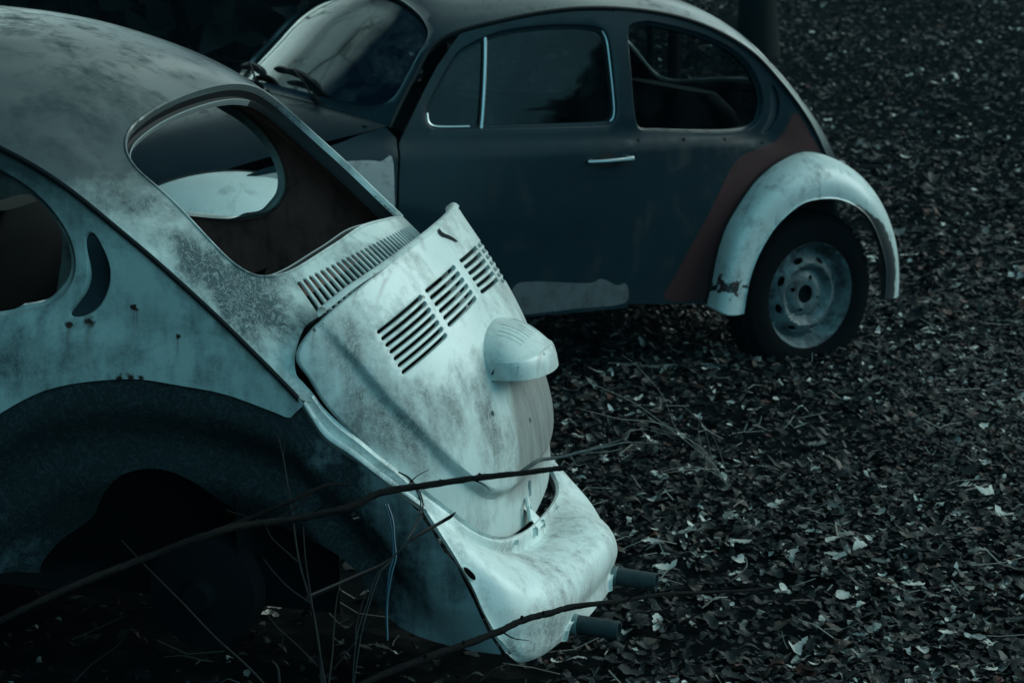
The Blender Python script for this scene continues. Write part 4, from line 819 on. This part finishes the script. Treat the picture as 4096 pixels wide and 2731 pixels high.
for p_, d_ in (([(1150,1448),(1180,1465),(1215,1470)],4.92),([(1440,1378),(1480,1350),(1530,1338)],5.42)): wtube(b, p_, d_, [.0022,.0014,.0006], 6, 14)
tag(b.build('fallen_branch', BK), 'long dark branch lying low across the apron and out over the leaves', 'branch', 'fallen branches')
b = MB(); P = [world_at(p, d) for p, d in (((1042,1182),4.93),((1011,1200),4.93),((940,1242),4.85),((887,1291),4.75),((804,1330),4.65),((700,1375),4.55))]
P = curve(np.array(P), 40); w = np.array([.006,.0,.008]); b.grid(np.array([P-w, P-w*.5+[0,-.006,0], P+w*.5+[0,-.006,0], P+w, P+w*.4+[0,.006,0], P-w*.4+[0,.006,0]]).transpose(1, 0, 2), closev=True)
tag(b.build('rubber_strip', M['rubber']), 'flat black rubber strip hanging over the flange below the lid', 'strip')
b = MB()
for o in (0, 5): wtube(b, [(916,1084),(936+o*.6,1096),(952+o,1118),(966+o,1151),(962+o,1184),(948+o*.5,1215),(934,1240)], [5.0,4.9,4.86,4.8], [.0016,.0016], 6, 40, 0)
for o in (0, 6): wtube(b, [(898,1288),(865+o,1320),(843+o,1385),(822+o*1.5,1450),(812+o,1530),(810,1600)], [4.8,4.72], [.0013,.0011], 6, 40, 0)
tag(b.build('wire', M['wire']), 'pair of loose whitish wires looping out of the lid opening', 'wire', 'loose wires')
b = MB()
for o in (0, 6): wtube(b, [(884+o,1158),(896+o,1195),(902+o*.6,1240),(903+o,1280),(893+o,1320),(889-o*.3,1400),(890,1470)], [4.93,4.86], [.0021,.0019], 6, 40, 0)
tag(b.build('wire', M['wire_blue']), 'dark blue wires hanging from a hole in the wheel well', 'wire', 'loose wires')
def stems(name, paths, m, label, cat, group=None, n=5):
    b = MB()
    for px, d, r in paths: wtube(b, px, d, r, n, 26, 0)
    return tag(b.build(name, m), label, cat, group)
z7 = lambda a: [(x*.3776, 976+y*.3776) for x, y in a]
DW = bark('dark dry stem', (.03,.029,.028))
stems('dry_weed', [(z7([(1962,1620),(1940,1350),(1900,1120),(1820,830),(1780,560),(1740,300),(1722,190),(1690,60)]), [4.3,4.45], [.0032,.0022,.0008]), (z7([(1722,195),(1730,130),(1742,80)]), 4.44, [.0009,.0005]), (z7([(1985,1620),(1905,1130),(1860,830),(1845,620)]), [4.3,4.4], [.002,.0008]),
  (z7([(1810,830),(1720,750),(1650,680),(1610,600)]), 4.38, [.0014,.0006]), (z7([(1885,1080),(1760,990),(1680,910),(1600,810)]), 4.34, [.0014,.0006]), (z7([(1930,1460),(1800,1330),(1690,1230),(1610,1130)]), 4.31, [.0014,.0006])], DW, 'thin brown weed stem rising in front of the wheel well', 'weed', 'dry weeds')
stems('dry_weed', [(z7([(1990,1640),(2020,1400),(2030,1250),(2045,1080),(2070,960)]), [4.3,4.4], [.0018,.0007]), (z7([(2030,1480),(2110,1380),(2180,1290),(2250,1190)]), 4.33, [.0014,.0006]), (z7([(2160,1330),(2175,1180),(2250,960),(2330,880)]), 4.38, [.0016,.0007])], DW, 'short forked weed with a few bent stems left of the apron', 'weed', 'dry weeds')
stems('dry_weed', [(z7([(1650,1620),(1500,1460),(1300,1280),(1120,1090),(1000,970),(880,850),(740,700)]), [4.2,4.35], [.0020,.0014,.0006]), (z7([(420,1590),(560,1450),(700,1350),(820,1210)]), 4.2, [.0013,.0006]), (z7([(440,1300),(560,1250),(750,1160)]), 4.22, [.0013,.0006]), (z7([(1700,1600),(1690,1480),(1655,1430)]), 4.25, [.003,.0012])], DW, 'long straggling weed in the black shadow under the car', 'weed', 'dry weeds')
z8 = lambda a: [(1378+x*.4874, 803.9+y*.4874) for x, y in a]
root_d = float(np.linalg.norm(on_ground((1680,1128))-np.array([0,0,CAM_Z]))*.985)
gp = [([(620,665),(540,545),(470,480),(330,370),(180,260),(50,195),(-60,150)], .002), ([(600,640),(430,430),(280,345),(100,325),(0,300),(-80,280)], .0018), ([(560,570),(490,470),(360,370),(300,220),(180,80),(100,20)], .0013), ([(540,560),(520,480),(500,390),(470,330),(390,260)], .0014), ([(500,530),(465,400),(470,320),(480,298)], .0022), ([(520,520),(380,410),(250,330),(215,300)], .0012), ([(560,560),(440,560),(300,580)], .0012), ([(620,655),(560,470),(520,380)], .0012), ([(600,620),(500,560),(390,550),(300,570)], .0012), ([(540,540),(440,430),(330,390),(160,340)], .001)]
stems('dry_grass_tuft', [(z8(p), [root_d, root_d-.35], [r, r*.35]) for p, r in gp], STRAW, 'tuft of long pale dry grass leaning left on the leaves', 'grass')
stk = [([(1285,1205),(1310,1250),(1325,1290),(1330,1340),(1345,1375)], .006, 'pale crooked stick lying on the leaves at lower right'), ([(1645,770),(1630,820),(1600,870),(1565,940)], .004, 'thin pale bent stick standing among leaves at far right'), ([(225,108),(350,100),(480,93),(600,97)], .010, 'long grey stick lying beside the dark car'), ([(1000,1030),(1080,1100),(1160,1150),(1230,1220)], .004, 'dark thin stick slanting across the leaves'), ([(685,1010),(690,1050),(650,1095),(605,1125)], .003, 'small curved pale twig behind the tailpipes'), ([(1870,0),(1800,50),(1745,98)], .005, 'grey stick slanting near the right edge'), ([(1820,740),(1850,700),(1862,660)], .004, 'short pale twig in a small heap of straw')]
for px, r, lab in stk:
    P = np.array([on_ground(p) for p in z8(px)])+np.array([0, 0, .02]); b = MB(); b.tube(curve(P, 24), np.linspace(r, r*.5, 24), 7, jit=.2); tag(b.build('stick', BKL if 'pale' in lab or 'grey' in lab else BK), lab, 'stick', 'sticks on the leaves')
def tree(x, y, h, r, label, seed, group='trees behind the cars', limbs=7, kids=4):
    rr = random.Random(seed); o = xform('tree', (x, y, float(ground_h(x, y))-.05), (0, 0, 0), label, 'tree', group)
    t = MB(); n = 16; P = [(.12*math.sin(k*.7+seed)*k/n*r*3, .1*math.cos(k*.9+seed)*k/n*r*3, h*k/n) for k in range(n+1)]; t.tube(P, [r*(1.35 if k == 0 else 1.0-.75*k/n) for k in range(n+1)], 14, jit=.1); t.build('trunk', TRB, o)
    c = MB()
    def grow(p, d, L, rad, lev):
        pts = [np.array(p)]; d = np.array(d)
        for _ in range(5):
            d = d+np.array([rr.uniform(-.25, .25), rr.uniform(-.25, .25), rr.uniform(-.02, .22)]); d /= np.linalg.norm(d); pts.append(pts[-1]+d*L/5)
        c.tube(pts, np.linspace(rad, rad*.3, 6), 5, cap=False)
        if lev < 2:
            for _ in range(kids): 
                k = rr.randint(2, 5); dd = d+np.array([rr.uniform(-1, 1), rr.uniform(-1, 1), rr.uniform(-.3, .6)]); grow(pts[k], dd/np.linalg.norm(dd), L*.55, rad*.4, lev+1)
    for i in range(limbs):
        a = rr.uniform(0, 6.283); z = rr.uniform(.35, .95); grow((0, 0, h*z), (math.cos(a), math.sin(a), .5), h*.28, r*.28*(1.1-z*.6), 0)
    c.build('crown', TRB, o); return o
p = world_at((1738, 60), 20); tree(p[0], p[1], 11, .15, 'thick dark tree trunk rising behind the roof of the dark car', 3)
p = world_at((1493, 160), 15.5); tree(p[0], p[1], 6, .028, 'thinner dark sapling seen through the rear side window of the dark car', 5, limbs=4, kids=2)
p = world_at((1546, 160), 15.0); tree(p[0], p[1], 6, .04, 'stouter dark sapling seen through the rear side window of the dark car', 6, limbs=4, kids=2)
for i, (x, y, h, lab) in enumerate(((-7.5, 15.5, 10, 'bare tree at the edge of the clearing left of the cars, nearest one'), (-5.6, 21, 12, 'taller bare tree farther back left of the cars'))): tree(x, y, h, .17, lab, 20+i, 'bare trees left of the cars', 9, 4)
# dark thicket beyond the cars at the left
def thicket(name, label, x0, x1, y0, y1, h, N, seed, size=.16):
    r = np.random.default_rng(seed); X = x0+(x1-x0)*r.random(N); Y = y0+(y1-y0)*r.random(N); H = h*(.75+.35*np.sin(X*.9+seed)+.2*r.random(N)); Z = ground_h(X, Y)+H*r.random(N)**.8
    s = size*np.exp(r.normal(0, .4, N)); u = r.normal(0, 1, (N, 3)); u /= np.linalg.norm(u, axis=1)[:, None]; v = np.cross(u, r.normal(0, 1, (N, 3))); v /= np.linalg.norm(v, axis=1)[:, None]
    c = np.stack([X, Y, Z], 1); V = np.stack([c-u*s[:, None], c+v*s[:, None]*.4, c+u*s[:, None], c-v*s[:, None]*.4], 1).reshape(-1, 3); F = np.arange(N*4).reshape(-1, 4)
    o = link(name, V, F, THM, smooth=False); return tag(o, label, None, kind='stuff')
THM = simple('dark thicket leaves', (.008,.011,.011), .8, 0, .05)
thicket('thicket', 'dark tangled undergrowth beyond the cars at the left', -16, -.9, 15.5, 19, 2.6, 16000, 1)
thicket('thicket', 'dark wood standing all round the clearing', -20, -13, -14, 12, 15, 16000, 2, .7)
thicket('thicket', 'dark wood standing all round the clearing', 15, 22, 0, 13, 5.0, 3500, 4, .55)
thicket('thicket', 'dark wood standing all round the clearing', -20, 2, -14, -8, 12, 12000, 3, .7)
# ------------------------------------------------------------------ haze volume added to lift the dark tones
hz = MB(); hz.add([(x, y, z) for x in (-58, 58) for y in (-28, 88) for z in (-1.6, 13)], [(0,1,3,2),(4,6,7,5),(0,4,5,1),(2,3,7,6),(0,2,6,4),(1,5,7,3)])
hm = bpy.data.materials.new('lift_haze'); hm.use_nodes = True; hn = hm.node_tree.nodes; hn.remove(hn['Principled BSDF'])
pv = hn.new('ShaderNodeVolumePrincipled'); pv.inputs['Density'].default_value = .00045; pv.inputs['Color'].default_value = (.25,.72,1,1); pv.inputs['Anisotropy'].default_value = 0
hm.node_tree.links.new(pv.outputs[0], hn['Material Output'].inputs['Volume'])
ho = hz.build('haze', hm, smooth=False); ho['kind'] = 'stuff'; ho['label'] = 'thin blue haze added over the clearing to lift the blacks'
